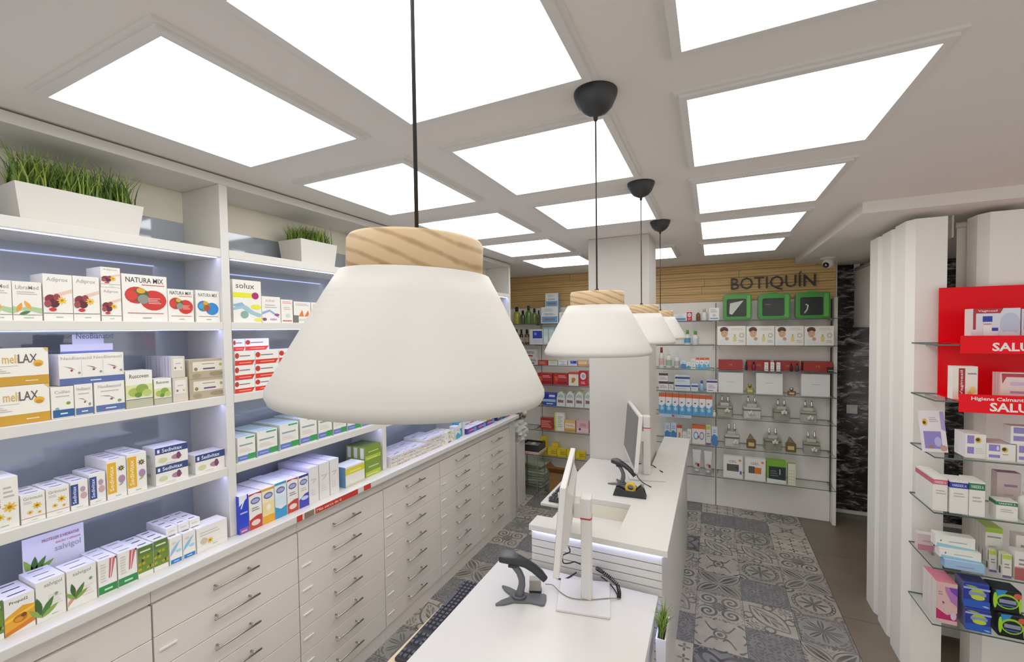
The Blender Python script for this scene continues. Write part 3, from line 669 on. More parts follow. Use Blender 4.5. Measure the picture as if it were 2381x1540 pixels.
# ---------------------------------------------------------------- planters
GRASS = [mat('grass_%d' % i, c, .6, noise=.15, scale=30) for i, c in enumerate(('#5d7f33', '#86a33f', '#a9b85c', '#44622a'))]
POT = mat('white_planter', (.72, .70, .66), .4)
SOIL = mat('soil', (.03, .022, .015), .9, noise=.2)
def planter(loc, L, Dp, Ht, blade, lb, n=330, tap=.02):
    t = thing('grass_planter', lb, 'planter', loc)
    a, b_, c, d = Dp/2, L/2, Dp/2-tap, L/2-tap
    o_ = [(-c, -d, 0), (c, -d, 0), (c, d, 0), (-c, d, 0), (-a, -b_, Ht), (a, -b_, Ht), (a, b_, Ht), (-a, b_, Ht), (-a+.006, -b_+.006, Ht), (a-.006, -b_+.006, Ht), (a-.006, b_-.006, Ht), (-a+.006, b_-.006, Ht),
          (-a+.01, -b_+.01, Ht-.02), (a-.01, -b_+.01, Ht-.02), (a-.01, b_-.01, Ht-.02), (-a+.01, b_-.01, Ht-.02)]
    f = [(3, 2, 1, 0)]
    for k in (0, 4, 8):
        for i in range(4): j = (i+1) % 4; f.append((k+i, k+j, k+4+j, k+4+i))
    part(MB().add(o_, f, POT).add(o_[12:], [(0, 1, 2, 3)], SOIL), 'trough', t, local=True)
    g = MB(); r = random.Random(int(L*1000)+n)
    tufts = max(3, int(L/.05))
    for i in range(n):
        k = r.randrange(tufts); cy = -b_+.02+(k+.5)*(L-.04)/tufts
        x0, y0 = r.gauss(0, Dp*.16), cy+r.gauss(0, .014); x0 = max(-a+.015, min(a-.015, x0)); y0 = max(-b_+.015, min(b_-.015, y0))
        an = r.uniform(0, 6.28); ln = blade*r.uniform(.55, 1.1); le = r.uniform(.1, .55)*ln
        dx, dy = math.cos(an), math.sin(an); w = r.uniform(.0022, .0042)
        z0 = Ht-.02; pts = []
        for q_ in range(4):
            s_ = q_/3; xx = x0+dx*le*s_*s_; yy = y0+dy*le*s_*s_; zz = z0+ln*s_*(1-.12*s_); ww = w*(1-s_*.92)
            pts += [(xx-dy*ww, yy+dx*ww, zz), (xx+dy*ww, yy-dx*ww, zz)]
        g.add(pts, [(0, 1, 3, 2), (2, 3, 5, 4), (4, 5, 7, 6)], r.choice(GRASS))
    part(g, 'grass', t, local=True, kind='stuff')
    return t
zA = SH[0][1]+.0005
planter((-1.99, .709, zA), .325, .17, .115, .15, 'long white trough planter full of tall grass above the oval-print cartons', 1100, .014)
planter((-1.99, 1.655, zA), .235, .17, .125, .115, 'white trough planter with short grass on the top shelf over the swirl-print carton', 900, .012)
planter((-1.99, 3.40, zA), .235, .17, .125, .115, 'white trough planter with short grass at the far end of the top shelf', 700, .012)
planter((-.189, 1.85, .535), .16, .04, .15, .10, 'slim white planter with green spiky leaves hung on the desk front', 260, .004)
# ================================================================ PRODUCTS
CM = {}
def carton_mesh(dn, w, d, h):
    key = (dn, round(w, 4), round(d, 4), round(h, 4))
    if key in CM: return CM[key]
    base, fc, dec = DES[dn]
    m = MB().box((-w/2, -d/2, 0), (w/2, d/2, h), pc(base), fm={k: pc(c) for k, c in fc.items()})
    V = Vector
    FR = {'F': (V((-w/2, -d/2, 0)), V((1, 0, 0)), V((0, 0, 1)), w, h), 'R': (V((w/2, -d/2, 0)), V((0, 1, 0)), V((0, 0, 1)), d, h),
          'L': (V((-w/2, d/2, 0)), V((0, -1, 0)), V((0, 0, 1)), d, h), 'T': (V((-w/2, -d/2, h)), V((1, 0, 0)), V((0, 1, 0)), w, d)}
    for i, q in enumerate(dec):
        op, a = q[0], q[1:]; o, ux, uy, sw, sh = FR[op[1] if len(op) > 1 else 'F']; n = ux.cross(uy); op = op[0]
        e = n*(.0003+.00012*i)
        P = lambda u, v: o+ux*(u*sw)+uy*(v*sh)+e
        if op == 'r': u, v, u2, v2, c = a; m.add([P(u, v), P(u2, v), P(u2, v2), P(u, v2)], [(0, 1, 2, 3)], pc(c))
        elif op == 'p': pts, c = a; m.add([P(*t) for t in pts], [list(range(len(pts)))], pc(c))
        elif op == 'e':
            u, v, ru, rv, c = a; m.add([P(u+ru*math.cos(2*math.pi*k/18), v+rv*math.sin(2*math.pi*k/18)) for k in range(18)], [list(range(18))], pc(c))
        elif op == 't': s, u, v, tw, th, c = a; m.text(s, P(u, v), ux, uy, tw*sw, th*sh, pc(c))
        elif op == 'v': s, u, v, tw, th, c = a; m.text(s, P(u+tw, v), uy, -ux, th*sh, tw*sw, pc(c))
        elif op == 'b':
            u, v, u2, v2, k, c = a
            for j in range(k):
                vv = v+(v2-v)*(j+.2)/k; ue = u2-(u2-u)*((j*37) % 5)*.07; m.add([P(u, vv), P(ue, vv), P(ue, vv+(v2-v)*.42/k), P(u, vv+(v2-v)*.42/k)], [(0, 1, 2, 3)], pc(c))
        elif op == 'f':
            u, v, r, c, c2 = a; cc = P(u, v); R0 = r*sw
            pts = [cc+ux*(R0*(.72+.28*math.cos(8*t))*math.cos(t))+uy*(R0*(.72+.28*math.cos(8*t))*math.sin(t)) for t in [2*math.pi*k/32 for k in range(32)]]
            m.add(pts, [list(range(32))], pc(c)); cc = cc+n*.00008
            m.add([cc+ux*(R0*.3*math.cos(2*math.pi*k/10))+uy*(R0*.3*math.sin(2*math.pi*k/10)) for k in range(10)], [list(range(10))], pc(c2))
        elif op == 'l':
            u, v, ln, ang, wd2, c = a; cc = P(u, v); an = R_(ang); t = ux*math.cos(an)+uy*math.sin(an); s_ = uy*math.cos(an)-ux*math.sin(an)
            pts = []
            for k in range(6): pts.append(cc+t*(ln*sw*k/5)+s_*(wd2*sw*math.sin(math.pi*k/5)))
            for k in range(4, 0, -1): pts.append(cc+t*(ln*sw*k/5)-s_*(wd2*sw*math.sin(math.pi*k/5)))
            m.add(pts, [list(range(10))], pc(c))
    CM[key] = m.mesh('carton'); return CM[key]
WH, GY, GR = '#e9e7e1', '#8f8c88', '#b9b6b0'
def leafset(x, y, s, cs=('#4f7a3a', '#86a64b', '#3f6430')):
    return [('l', x, y, s*1.0, 62, s*.13, cs[0]), ('l', x, y+.05, s*.95, 98, s*.12, cs[2]), ('l', x, y-.02, s*.8, 38, s*.11, cs[1]), ('l', x, y, s*.7, 125, s*.1, cs[1])]
DES = {
 'wave': (WH, {}, [('t', 'LibraMed', .1, .80, .8, .10, '#a3a09a'), ('b', .15, .66, .85, .76, 2, GR), ('p', [(0, .17), (.3, .26), (.65, .24), (1, .17), (1, .32), (.6, .36), (.25, .33), (0, .36)], '#a9c79a'), ('l', .12, .2, .52, 70, .09, '#e09a3e'), ('l', .62, .28, .5, 118, .09, '#e6a54c'), ('l', .2, .16, .42, 20, .08, '#3f7f4d'), ('r', 0, .14, 1, .15, '#55504c'), ('b', .35, .05, .7, .1, 1, '#9fbf9a')]),
 'berry': (WH, {}, [('t', 'Adiprox', .12, .82, .74, .11, '#aaa49e'), ('p', [(0, .42), (1, .62), (1, .70), (.5, .6), (0, .5)], '#e2c3b4'), ('e', .24, .45, .2, .11, '#7d2f3d'), ('e', .36, .38, .18, .1, '#5c2431'), ('e', .14, .36, .12, .08, '#9a4a52'), ('e', .45, .5, .12, .08, '#93404a'), ('f', .62, .44, .19, '#e8c02e', '#b7842a'), ('e', .3, .24, .13, .04, '#c5373a'), ('r', 0, .155, 1, .165, '#3c3a3a'), ('b', .4, .06, .65, .1, 1, '#9fbf9a')]),
 'ovalR': (WH, {}, [('t', 'NATURA MIX', .08, .83, .84, .11, '#4a4644'), ('b', .42, .77, .94, .81, 1, '#b84c48'), ('e', .68, .46, .3, .22, '#c9362e'), ('e', .3, .56, .25, .18, '#c9362e'), ('e', .38, .56, .2, .15, '#54623a'), ('e', .45, .48, .13, .1, '#8d8f88'), ('e', .4, .66, .1, .06, '#d8a63c'), ('e', .2, .55, .13, .1, '#cf4038'), ('b', .56, .38, .85, .52, 4, '#e8b8b0'), ('r', .1, .17, .9, .185, '#b5706a'), ('b', .42, .06, .62, .1, 1, '#9a9a94')]),
 'ovalB': (WH, {}, [('t', 'NATURA MIX', .1, .80, .8, .11, '#77736f'), ('e', .66, .42, .28, .2, '#2f86c8'), ('e', .3, .5, .24, .17, '#2f7fc0'), ('e', .38, .5, .2, .15, '#8a8a44'), ('e', .45, .44, .13, .1, '#a5523a'), ('e', .4, .6, .1, .06, '#d8a63c'), ('e', .2, .5, .1, .08, '#46a0d8'), ('r', .1, .17, .9, .182, '#77736f'), ('b', .42, .06, .62, .1, 1, '#b0605a')]),
 'swirl': (WH, {}, [('t', 'solux', .1, .80, .66, .13, '#6d6a68'), ('r', .0, .585, .82, .70, '#dfe02f'), ('e', .78, .64, .13, .085, '#a92a6c'), ('p', [(0, .42), (.3, .47), (.45, .37), (.2, .33), (0, .38)], '#93b3cf'), ('p', [(0, .28), (.3, .33), (.6, .2), (.95, .12), (1, .2), (.7, .27), (.45, .4), (.2, .38), (0, .34)], '#9cc0cf'), ('e', .38, .18, .14, .09, '#86aaa6'), ('e', .8, .37, .2, .06, '#e3e04a'), ('e', .88, .06, .16, .04, '#e3e04a')]),
 'swirlS': (WH, {}, [('t', 'solux', .2, .80, .5, .1, '#c99aa0'), ('b', .15, .55, .8, .72, 2, GR), ('p', [(0, .3), (.4, .42), (.9, .18), (.9, .28), (.4, .5), (0, .4)], '#8fb0d8'), ('e', .8, .3, .14, .05, '#a04a70'), ('e', .12, .12, .12, .06, '#8a4a80'), ('e', .6, .12, .2, .04, '#b8a0c8')]),
 'slim': (WH, {}, [('b', .1, .82, .9, .94, 2, '#d88a84'), ('b', .2, .55, .8, .7, 2, GR), ('r', .1, .05, .9, .1, '#d4564e'), ('e', .55, .3, .2, .1, '#c9d6cf')]),
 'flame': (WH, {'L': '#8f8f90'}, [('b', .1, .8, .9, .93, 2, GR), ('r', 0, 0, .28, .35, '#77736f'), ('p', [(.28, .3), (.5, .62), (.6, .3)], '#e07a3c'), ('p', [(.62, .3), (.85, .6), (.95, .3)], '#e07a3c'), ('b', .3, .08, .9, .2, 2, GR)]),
 'bluecorner': (WH, {}, [('b', .1, .75, .9, .92, 2, GR), ('p', [(0, .1), (.4, .5), (.9, .35), (.7, .1)], '#4668b8')]),
 'gold': ('#ebe8df', {}, [('r', 0, 0, 1, .25, '#c79a35'), ('t', 'meli', .40, .60, .2, .24, '#cfae6a'), ('t', 'LAX', .60, .60, .25, .24, '#5d5a5e'), ('b', .3, .52, .6, .55, 1, GR), ('b', .12, .34, .5, .48, 3, GR), ('e', .86, .58, .07, .09, '#e0b03a'), ('e', .86, .54, .05, .05, '#c58f2a'), ('b', .68, .08, .85, .16, 1, '#e6d29a'), ('p', [(.93, 1), (1, 1), (1, .88)], '#dcb65a')]),
 'bluefoot': (WH, {}, [('t', 'Colilen', .16, .78, .68, .1, '#a8a6a2'), ('b', .2, .66, .8, .74, 1, GR), ('e', .75, .46, .1, .05, '#7fa544'), ('e', .25, .3, .09, .05, '#8fa9a0'), ('r', .06, .03, 1, .27, '#2d5f92'), ('b', .38, .1, .7, .2, 1, '#d6e2ee')]),
 'acid': (WH, {'L': '#e4e2e6'}, [('t', 'NeoBianacid', .12, .8, .76, .1, '#a9a6ae'), ('b', .2, .66, .8, .74, 1, GR), ('p', [(.15, .56), (.5, .5), (.68, .4), (.62, .46), (.45, .54)], '#8a8078'), ('e', .55, .42, .05, .03, '#9a4a40'), ('e', .82, .34, .07, .05, '#8a9a88'), ('r', .04, .03, 1, .24, '#5a6ea0'), ('b', .35, .09, .7, .18, 1, '#d6dcec')]),
 'acid3': (WH, {'L': '#dcdae6'}, [('t', 'NeoBianacid NeoBianacid', .03, .82, .94, .1, '#b0acb4')]+[q for k in range(3) for q in (('p', [(.06+k*.33, .62), (.18+k*.33, .56), (.24+k*.33, .48), (.16+k*.33, .54)], '#8a8078'), ('e', .18+k*.33, .47, .02, .035, '#9a4a40'), ('e', .29+k*.33, .38, .02, .04, '#8a9a88'), ('r', .325+k*.33, .26, .33+k*.33, .8, '#c9c6cc'))]+[('r', 0, 0, 1, .22, '#5a6ea0'), ('b', .45, .07, .62, .16, 1, '#d6dcec')]),
 'olive': (WH, {'L': '#c9d09a'}, [('t', 'Ruscoven', .14, .80, .72, .11, '#5d6a4a'), ('r', 0, .28, 1, .62, '#d7dba8'), ('e', .3, .42, .22, .12, '#a7b95e'), ('e', .6, .5, .24, .13, '#8aa84a'), ('e', .78, .38, .18, .1, '#b9c878'), ('e', .45, .34, .14, .07, '#6f8f3c'), ('r', 0, 0, 1, .22, '#b5b69f'), ('r', .0, .22, 1, .235, '#55544a')]),
 'tea': ('#b3a78f', {'T': '#cfc6b4', 'L': '#c4b9a4'}, [('r', .1, .38, .95, .88, '#ded8cc'), ('b', .35, .72, .7, .8, 1, '#8a7f78'), ('r', .38, .46, .72, .54, '#6a4a78'), ('e', .18, .5, .05, .09, '#8a8066'), ('e', .88, .68, .04, .08, '#9aa860'), ('e', .2, .16, .12, .12, '#a0927a'), ('e', .75, .2, .2, .12, '#9a8c74')]),
 'teaS': ('#d9d6de', {'F': '#d2cabb', 'T': '#dcd8de'}, [('r', .14, .34, .86, .9, '#e4e0d8'), ('b', .3, .62, .7, .74, 1, GR), ('e', .28, .46, .07, .05, '#6f6a60'), ('e', .72, .46, .06, .04, '#b0b05a'), ('rL', .28, 0, .32, 1, '#b7b4c6'), ('rL', .62, 0, .66, 1, '#b7b4c6')]),
 'redband': (WH, {'T': '#e6e3ee'}, [('r', .0, .0, 1, .33, '#d8382c'), ('e', .1, .68, .1, .2, '#c03a34'), ('b', .22, .58, .75, .76, 1, '#7d7a86'), ('b', .2, .1, .8, .24, 1, '#eda79e'), ('p', [(.86, 0), (1, 0), (1, .33)], '#e9e7e1')]),
 'bigflower': (WH, {}, [('v', 'GRINTUSS', .12, .42, .22, .5, '#c0706a'), ('b', .45, .6, .85, .85, 3, GR), ('f', .66, .42, .3, '#e2b62c', '#b07a22'), ('f', .3, .26, .2, '#e6c048', '#b98a2a'), ('f', .62, .2, .12, '#e6c048', '#b98a2a'), ('b', .3, .06, .6, .1, 1, '#9fbf9a')]),
 'flower': (WH, {'T': '#e6e3ea'}, [('t', 'Grintuss', .1, .80, .8, .11, '#a8a29c'), ('b', .1, .66, .45, .76, 2, GR), ('f', .66, .55, .22, '#e2b62c', '#9a6a1e'), ('f', .36, .36, .15, '#e6c048', '#a97a22'), ('f', .75, .3, .1, '#e0bb44', '#a97a22'), ('r', 0, .17, 1, .185, '#b5706a'), ('b', .42, .06, .68, .1, 1, '#9fbf9a'), ('rT', .25, .45, .8, .55, '#5a5860')]),
 'bluevert': (WH, {'T': '#dfdce8'}, [('r', .0, .17, .44, .9, '#34498a'), ('v', 'Sedivitax', .1, .22, .22, .62, '#d8deee'), ('e', .7, .68, .16, .1, '#b79ab0'), ('e', .75, .45, .2, .12, '#c9a6a8'), ('b', .3, .05, .7, .1, 1, '#9fbf9a'), ('rT', .2, .45, .8, .55, '#5a5c80')]),
 'yelvert': (WH, {'T': '#e6e3ea'}, [('r', .02, .14, .48, .92, '#e0ae2e'), ('v', 'Sedivitax', .12, .2, .22, .64, '#f2e6c0'), ('f', .74, .74, .2, '#4a4438', '#c9b03a'), ('e', .76, .46, .18, .1, '#a98aa8'), ('l', .58, .3, .3, 30, .05, '#9ab04a'), ('b', .4, .04, .7, .09, 1, '#9fbf9a'), ('rT', .2, .3, .8, .4, '#6a6870')]),
 'bluetop': (WH, {'T': '#dad6e4', 'L': '#e2dfdc'}, [('r', 0, .64, 1, 1, '#39497f'), ('t', 'Sedivitax', .2, .72, .62, .2, '#e4e8f2'), ('r', .06, .72, .13, .9, '#dfe4ee'), ('e', .22, .3, .14, .14, '#ccd0a4'), ('e', .64, .34, .16, .14, '#a88496'), ('e', .7, .38, .07, .2, '#7e4a66'), ('b', .3, .06, .6, .12, 1, '#c9b6b8'), ('eL', .5, .5, .14, .1, '#9fbf9a')]),
 'greenfoot': (WH, {'T': '#cfdfe6', 'R': '#3f9a62'}, [('r', .0, .03, .58, .24, '#6a7fc0'), ('r', .58, .03, 1, .26, '#3c9a5a'), ('b', .1, .60, .85, .74, 1, '#8fa3a6'), ('b', .1, .36, .8, .54, 3, '#d9cfc4'), ('r', .45, .9, .95, .96, '#4aa67a'), ('rT', .1, .15, .9, .22, '#8fb8c4'), ('rT', .1, .62, .9, .66, '#8aa0b8'), ('b', .1, .1, .5, .18, 1, '#aab6dc')]),
 'honey': (WH, {'T': '#e3e0ec'}, [('t', 'Propol2', .16, .80, .62, .1, '#55504a'), ('p', [(0, .0), (1, .16), (1, .64), (.6, .7), (0, .5)], '#e2a32c'), ('p', [(0, .0), (1, .16), (1, .30), (0, .1)], '#cf7a24'), ('p', [(0, .42), (.4, .5), (1, .62), (1, .55), (.4, .42), (0, .36)], '#eec34a'), ('e', .5, .38, .24, .11, '#b8761e'), ('e', .62, .44, .1, .06, '#7a4a18'), ('e', .45, .36, .14, .06, '#d8902c'), ('rT', .2, .45, .8, .58, '#4d4c55')]),
 'sage': (WH, {'T': '#e3e1ec'}, [('t', 'salvigol', .28, .80, .62, .12, '#9ba19a'), ('b', .4, .30, .9, .62, 5, '#dcd2cc')]+leafset(.14, .12, .95)+[('e', .68, .58, .06, .04, '#7fa08a'), ('b', .5, .08, .72, .13, 1, '#9fbf9a'), ('rT', .2, .45, .75, .55, '#8b8e92')]),
 'sage2': (WH, {'T': '#e3e1ec'}, [('t', 'salvigol', .2, .80, .62, .12, '#9ba19a'), ('b', .5, .2, .9, .5, 4, '#e2cfc6'), ('p', [(0, .08), (.35, .3), (.45, .5), (.3, .42), (.02, .2)], '#c9977e')]+leafset(.24, .22, .72)+[('e', .8, .62, .06, .04, '#7fa08a'), ('rT', .2, .45, .75, .55, '#8b8e92')]),
 'stripe': (WH, {'T': '#e3e1ec'}, [('r', .0, .03, 1, .25, '#2f8a48'), ('b', .3, .08, .75, .2, 1, '#b8dcbc'), ('p', [(.55, .42), (.7, .42), (.95, .96), (.62, .98)], '#c46a72'), ('p', [(.62, .42), (.66, .42), (.8, .96), (.74, .96)], '#ecd6d4'), ('p', [(.9, .98), (1, .98), (.98, .9)], '#3a3436'), ('b', .12, .35, .42, .9, 7, '#cfc8c2'), ('rT', .2, .4, .75, .52, '#9aa09c')]),
 'meadow': (WH, {'T': '#e3e1ec'}, [('r', 0, .16, 1, .98, '#6c8a34'), ('r', .0, .72, 1, .98, '#5b7a3c'), ('b', .15, .78, .85, .9, 1, '#d6deb8')]+[('f', .12+.27*(k % 4), .28+.17*(k % 3), .13, '#d8bb2e', '#8a6a1c') for k in range(7)]+[('e', .3, .55, .07, .05, '#3c4a20'), ('e', .8, .3, .06, .05, '#3c4a20'), ('rT', .2, .4, .75, .55, '#6c746a')]),
 'bluewave': (WH, {'T': '#e3e1ec'}, [('p', [(.0, .30), (.45, .5), (.9, .84), (.6, .75), (.3, .62), (.1, .5)], '#8fbfe0'), ('e', .7, .45, .24, .06, '#a9cfe8'), ('e', .35, .78, .18, .05, '#d8cfc0'), ('r', .06, .02, .94, .17, '#2f7fc4'), ('b', .3, .06, .7, .13, 1, '#cfe2f2'), ('rT', .2, .4, .75, .55, '#5a5a66')]),
 'whitetop': ('#e7e5ec', {'F': WH}, [('rT', .2, .4, .75, .55, '#4d4d58'), ('b', .2, .4, .8, .6, 2, GR)]),
 'daisy': (WH, {'T': '#e8e6ea'}, [('b', .1, .6, .75, .82, 2, '#cfc9c0'), ('f', .42, .34, .12, '#e3ba3a', '#a97a22'), ('e', .22, .4, .12, .14, '#cbbfa8'), ('b', .5, .12, .65, .2, 1, '#9fbf9a'), ('r', 0, .22, 1, .23, '#cfc9c0')]),
 'blue7': ('#2f46c4', {'T': '#e3e1ee'}, [('p', [(.0, .74), (.85, .9), (.85, 1), (0, 1)], '#e4e6f4'), ('t', '7', .1, .66, .5, .2, '#f0f0f6'), ('b', .1, .5, .9, .6, 1, '#aab8ee'), ('r', 0, 0, 1, .15, '#8a5aa8'), ('b', .15, .03, .8, .12, 1, '#d8b0d0')]),
 'logoR': (WH, {'T': '#dfdbe8'}, [('p', [(0, 1), (0, .94), (.5, .98), (1, .94), (1, 1)], '#b23a40'), ('e', .5, .78, .38, .09, '#5d66a0'), ('e', .5, .78, .3, .055, '#a9aed0'), ('b', .2, .5, .8, .62, 2, '#8a8480'), ('p', [(0, .0), (1, 0), (1, .36), (.6, .36), (0, .28)], '#c0443c'), ('e', .5, .17, .36, .08, '#e4cfc8')]),
 'logoY': ('#efe6cf', {'T': '#e3dfe8'}, [('r', 0, .93, 1, 1, '#e0a83c'), ('e', .5, .78, .38, .09, '#5d66a0'), ('e', .5, .78, .3, .055, '#a9aed0'), ('p', [(0, 0), (1, 0), (1, .42), (.5, .34), (0, .22)], '#e6a62e'), ('r', 0, .22, 1, .6, '#ecd79a'), ('e', .5, .45, .2, .09, '#f2ecd8')]),
 'logoB': ('#dfe9ef', {'T': '#e3e6ee'}, [('r', 0, .93, 1, 1, '#4a9ac0'), ('e', .5, .78, .38, .09, '#5d66a0'), ('e', .5, .78, .3, .055, '#a9aed0'), ('p', [(0, 0), (1, 0), (1, .3), (.5, .24), (0, .34)], '#3f95c6'), ('r', 0, .34, 1, .6, '#d3e4ee')]),
 'logoV': (WH, {'T': '#dddaf0', 'R': '#4a4ab8'}, [('r', 0, .93, 1, 1, '#3f3f90'), ('e', .5, .78, .4, .09, '#5d66a0'), ('e', .5, .78, .32, .055, '#a9aed0'), ('b', .2, .5, .8, .62, 2, GR), ('p', [(0, 0), (1, 0), (1, .42), (.6, .4), (0, .26)], '#4747b4'), ('e', .6, .28, .4, .06, '#c9cdea')]),
 'plain': ('#e2dfdd', {'T': '#d5d1e2', 'L': '#d4d0e0'}, [('b', .2, .62, .75, .7, 1, '#c9c5be'), ('p', [(.2, .52), (.6, .58), (.75, .66), (.5, .6)], '#c2bbb0'), ('b', .2, .2, .7, .4, 3, '#d3cfca'), ('rT', 0, .0, 1, .02, '#b9b4c8')]),
 'bluyel': ('#e6e4da', {'L': '#6c96b8', 'T': '#dfe3ea'}, [('r', 0, .6, 1, .92, '#d9cf3a'), ('b', .2, .66, .8, .8, 1, '#e9e6a8'), ('r', 0, .0, 1, .12, '#cfcbb4')]),
 'green': ('#7f9a3a', {'T': '#5d6f3c', 'L': '#8f9f4e'}, [('r', 0, 0, 1, .3, '#b4c43a'), ('b', .2, .5, .85, .68, 1, '#c9d49a'), ('r', .1, .08, .8, .14, '#d8dea8'), ('rL', .22, .12, .78, .9, '#dfe2d8'), ('rT', .05, .1, .95, .16, '#7c8c4a')]),
 'flatw': ('#dedbe4', {'F': '#dcd8d2'}, [('r', .05, .1, .5, .3, '#b0706a'), ('b', .1, .5, .8, .7, 1, GR), ('r', .6, .1, .95, .24, '#6a6fa0'), ('rT', .1, .1, .9, .2, '#c3c0d4'), ('rT', .1, .5, .9, .58, '#b7b4cc')]),
 'flatg': ('#e2e0da', {'T': '#dcdae6'}, [('r', .1, .3, .5, .5, '#a5c08a'), ('r', .55, .1, .95, .3, '#d8b65a'), ('b', .1, .62, .8, .82, 1, GR), ('rT', .1, .3, .9, .42, '#6f72b0')]),
 'cyan': ('#3f96c8', {'T': '#4a86c8'}, [('r', .1, .5, .9, .85, '#dce8ee'), ('e', .4, .25, .25, .15, '#7fd0d8')]),
 'teal': ('#e0e2e2', {}, [('p', [(0, 0), (1, 0), (1, .3), (.5, .5), (0, .3)], '#4aa0b8'), ('b', .2, .6, .8, .8, 2, '#d0a8a8')]),
 'purple': ('#4046a0', {'T': '#e0deec'}, [('e', .4, .5, .3, .34, '#a04a8a'), ('b', .2, .42, .8, .6, 1, '#d8cfe8'), ('r', .7, .1, .98, .8, '#5a9ac8')]),
 'yellow': ('#e0d23a', {}, [('e', .5, .55, .28, .25, '#9a8a2a'), ('r', 0, 0, 1, .15, '#cfc02a')]),
 'mixA': ('#3a3560', {'T': '#e0deec'}, [('r', .1, .5, .9, .85, '#c05a6a'), ('b', .1, .15, .8, .35, 1, '#a8b8d8')]),
 'mixB': ('#2f6a98', {'T': '#e0deec'}, [('r', .1, .55, .9, .85, '#d8d8e0'), ('e', .4, .3, .2, .14, '#c04a4a')]),
 # back wall
 'face': (WH, {}, [('e', .24, .80, .15, .16, '#5d4330'), ('e', .25, .63, .125, .22, '#d3a988'), ('p', [(.1, .78), (.24, .9), (.38, .8), (.37, .72), (.25, .78), (.13, .7)], '#4a3426'), ('p', [(.12, .3), (.25, .36), (.4, .3), (.46, .06), (.06, .06)], '#dfe2e6'), ('e', .34, .34, .07, .09, '#c99a7c'), ('r', .17, .66, .21, .68, '#4a3426'), ('r', .28, .66, .32, .68, '#4a3426'), ('r', .22, .5, .29, .515, '#b07868'), ('b', .5, .78, .92, .92, 2, '#cfcabc'), ('p', [(.56, .2), (.68, .2), (.68, .45), (.56, .45)], '#ddd08a'), ('r', .6, .45, .64, .58, '#b8a84a'), ('e', .86, .52, .085, .12, '#b8a888'), ('e', .86, .52, .06, .085, '#e6e2d8'), ('b', .75, .14, .95, .3, 2, GR)]),
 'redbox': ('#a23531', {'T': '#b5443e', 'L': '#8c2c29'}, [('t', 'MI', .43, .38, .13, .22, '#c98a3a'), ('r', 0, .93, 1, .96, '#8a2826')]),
 'whitebig': ('#e4e2e2', {}, [('b', .35, .52, .65, .56, 1, '#9c9aa0')]),
 'bluehead': ('#dfe8ee', {'L': '#b8c8d2'}, [('r', 0, .80, 1, 1, '#d0673c'), ('r', .0, .62, 1, .80, '#e9e7e6'), ('p', [(0, 0), (1, 0), (1, .5), (.5, .34), (0, .42)], '#5aa3d2'), ('p', [(.3, .4), (.7, .4), (.8, .56), (.4, .6)], '#e6ecf0'), ('e', .42, .57, .16, .035, '#a23a48'), ('e', .5, .25, .26, .09, '#a9d4ea')]),
 'bluespray': ('#cfdce8', {}, [('p', [(0, 0), (1, 0), (1, .5), (.4, .62), (0, .5)], '#4a86c0'), ('b', .2, .68, .8, .88, 2, '#8aa0b8')]),
 'orangehead': ('#e6dcd4', {'T': '#d0673c'}, [('r', 0, .82, 1, 1, '#d8703c'), ('e', .3, .45, .18, .22, '#5a96cc'), ('e', .3, .45, .12, .15, '#dfe8f0'), ('e', .74, .45, .18, .22, '#5a96cc'), ('e', .74, .45, .12, .15, '#e8d0c8'), ('e', .5, .38, .05, .09, '#a83a40')]),
 'whiteprint': (WH, {}, [('b', .15, .62, .85, .9, 3, '#9aa0a8'), ('r', .1, .1, .9, .2, '#7a9ab8'), ('e', .5, .4, .2, .12, '#b8c8cc')]),
 'purpleprint': ('#e3e0e6', {}, [('r', .0, .78, 1, .94, '#4a4a88'), ('b', .15, .3, .8, .65, 3, '#a79ab8'), ('r', .1, .1, .6, .16, '#7a6a9a')]),
 'bluestripe': ('#d3dbe2', {}, [('r', .05, .58, 1, .82, '#454f9a'), ('b', .1, .2, .8, .45, 2, '#9aa8b8'), ('e', .06, .7, .04, .1, '#2a2a40')]),
 'browntop': ('#e1dbd8', {}, [('r', 0, .72, 1, 1, '#5a4450'), ('b', .1, .2, .9, .6, 3, '#9a8a98')]),
 'photoA': (WH, {}, [('r', .18, .32, .80, .64, '#4d4b48'), ('b', .2, .34, .78, .62, 4, '#7c7a72'), ('t', 'GEL', .3, .72, .4, .1, '#8a8680'), ('e', .86, .84, .07, .06, '#c9a24a'), ('r', .85, .2, .95, .36, '#6a6fb0')]),
 'photoB': (WH, {}, [('r', .18, .32, .48, .64, '#5d5a58'), ('r', .48, .32, .80, .60, '#dd7a2e'), ('t', 'GEL', .3, .72, .4, .1, '#8a8680'), ('e', .86, .84, .07, .06, '#c9a24a')]),
 'greenbox': ('#7ab23a', {'T': '#86b840', 'L': '#9cc66a'}, [('r', .1, .18, .98, .74, '#2f3a3a'), ('p', [(0, .0), (1, 0), (1, .16), (0, .2)], '#dfe6dc'), ('b', .2, .3, .6, .6, 3, '#6a7a70'), ('r', .66, .4, .7, .64, '#d8d8d0')]),
 'dots': ('#dfe2c9', {'T': '#9cc04a'}, [('e', .2+.3*(k % 3), .12+.14*(k//3), .07, .03, '#c9b890') for k in range(15)]),
 'redtea': ('#b23238', {'T': '#c8504e'}, [('b', .35, .6, .9, .85, 2, '#e8b8b0'), ('p', [(.08, .7), (.3, .7), (.19, .3)], '#e0a03a'), ('e', .2, .5, .12, .2, '#d8582e'), ('r', .3, .1, .95, .3, '#8c2026')]),
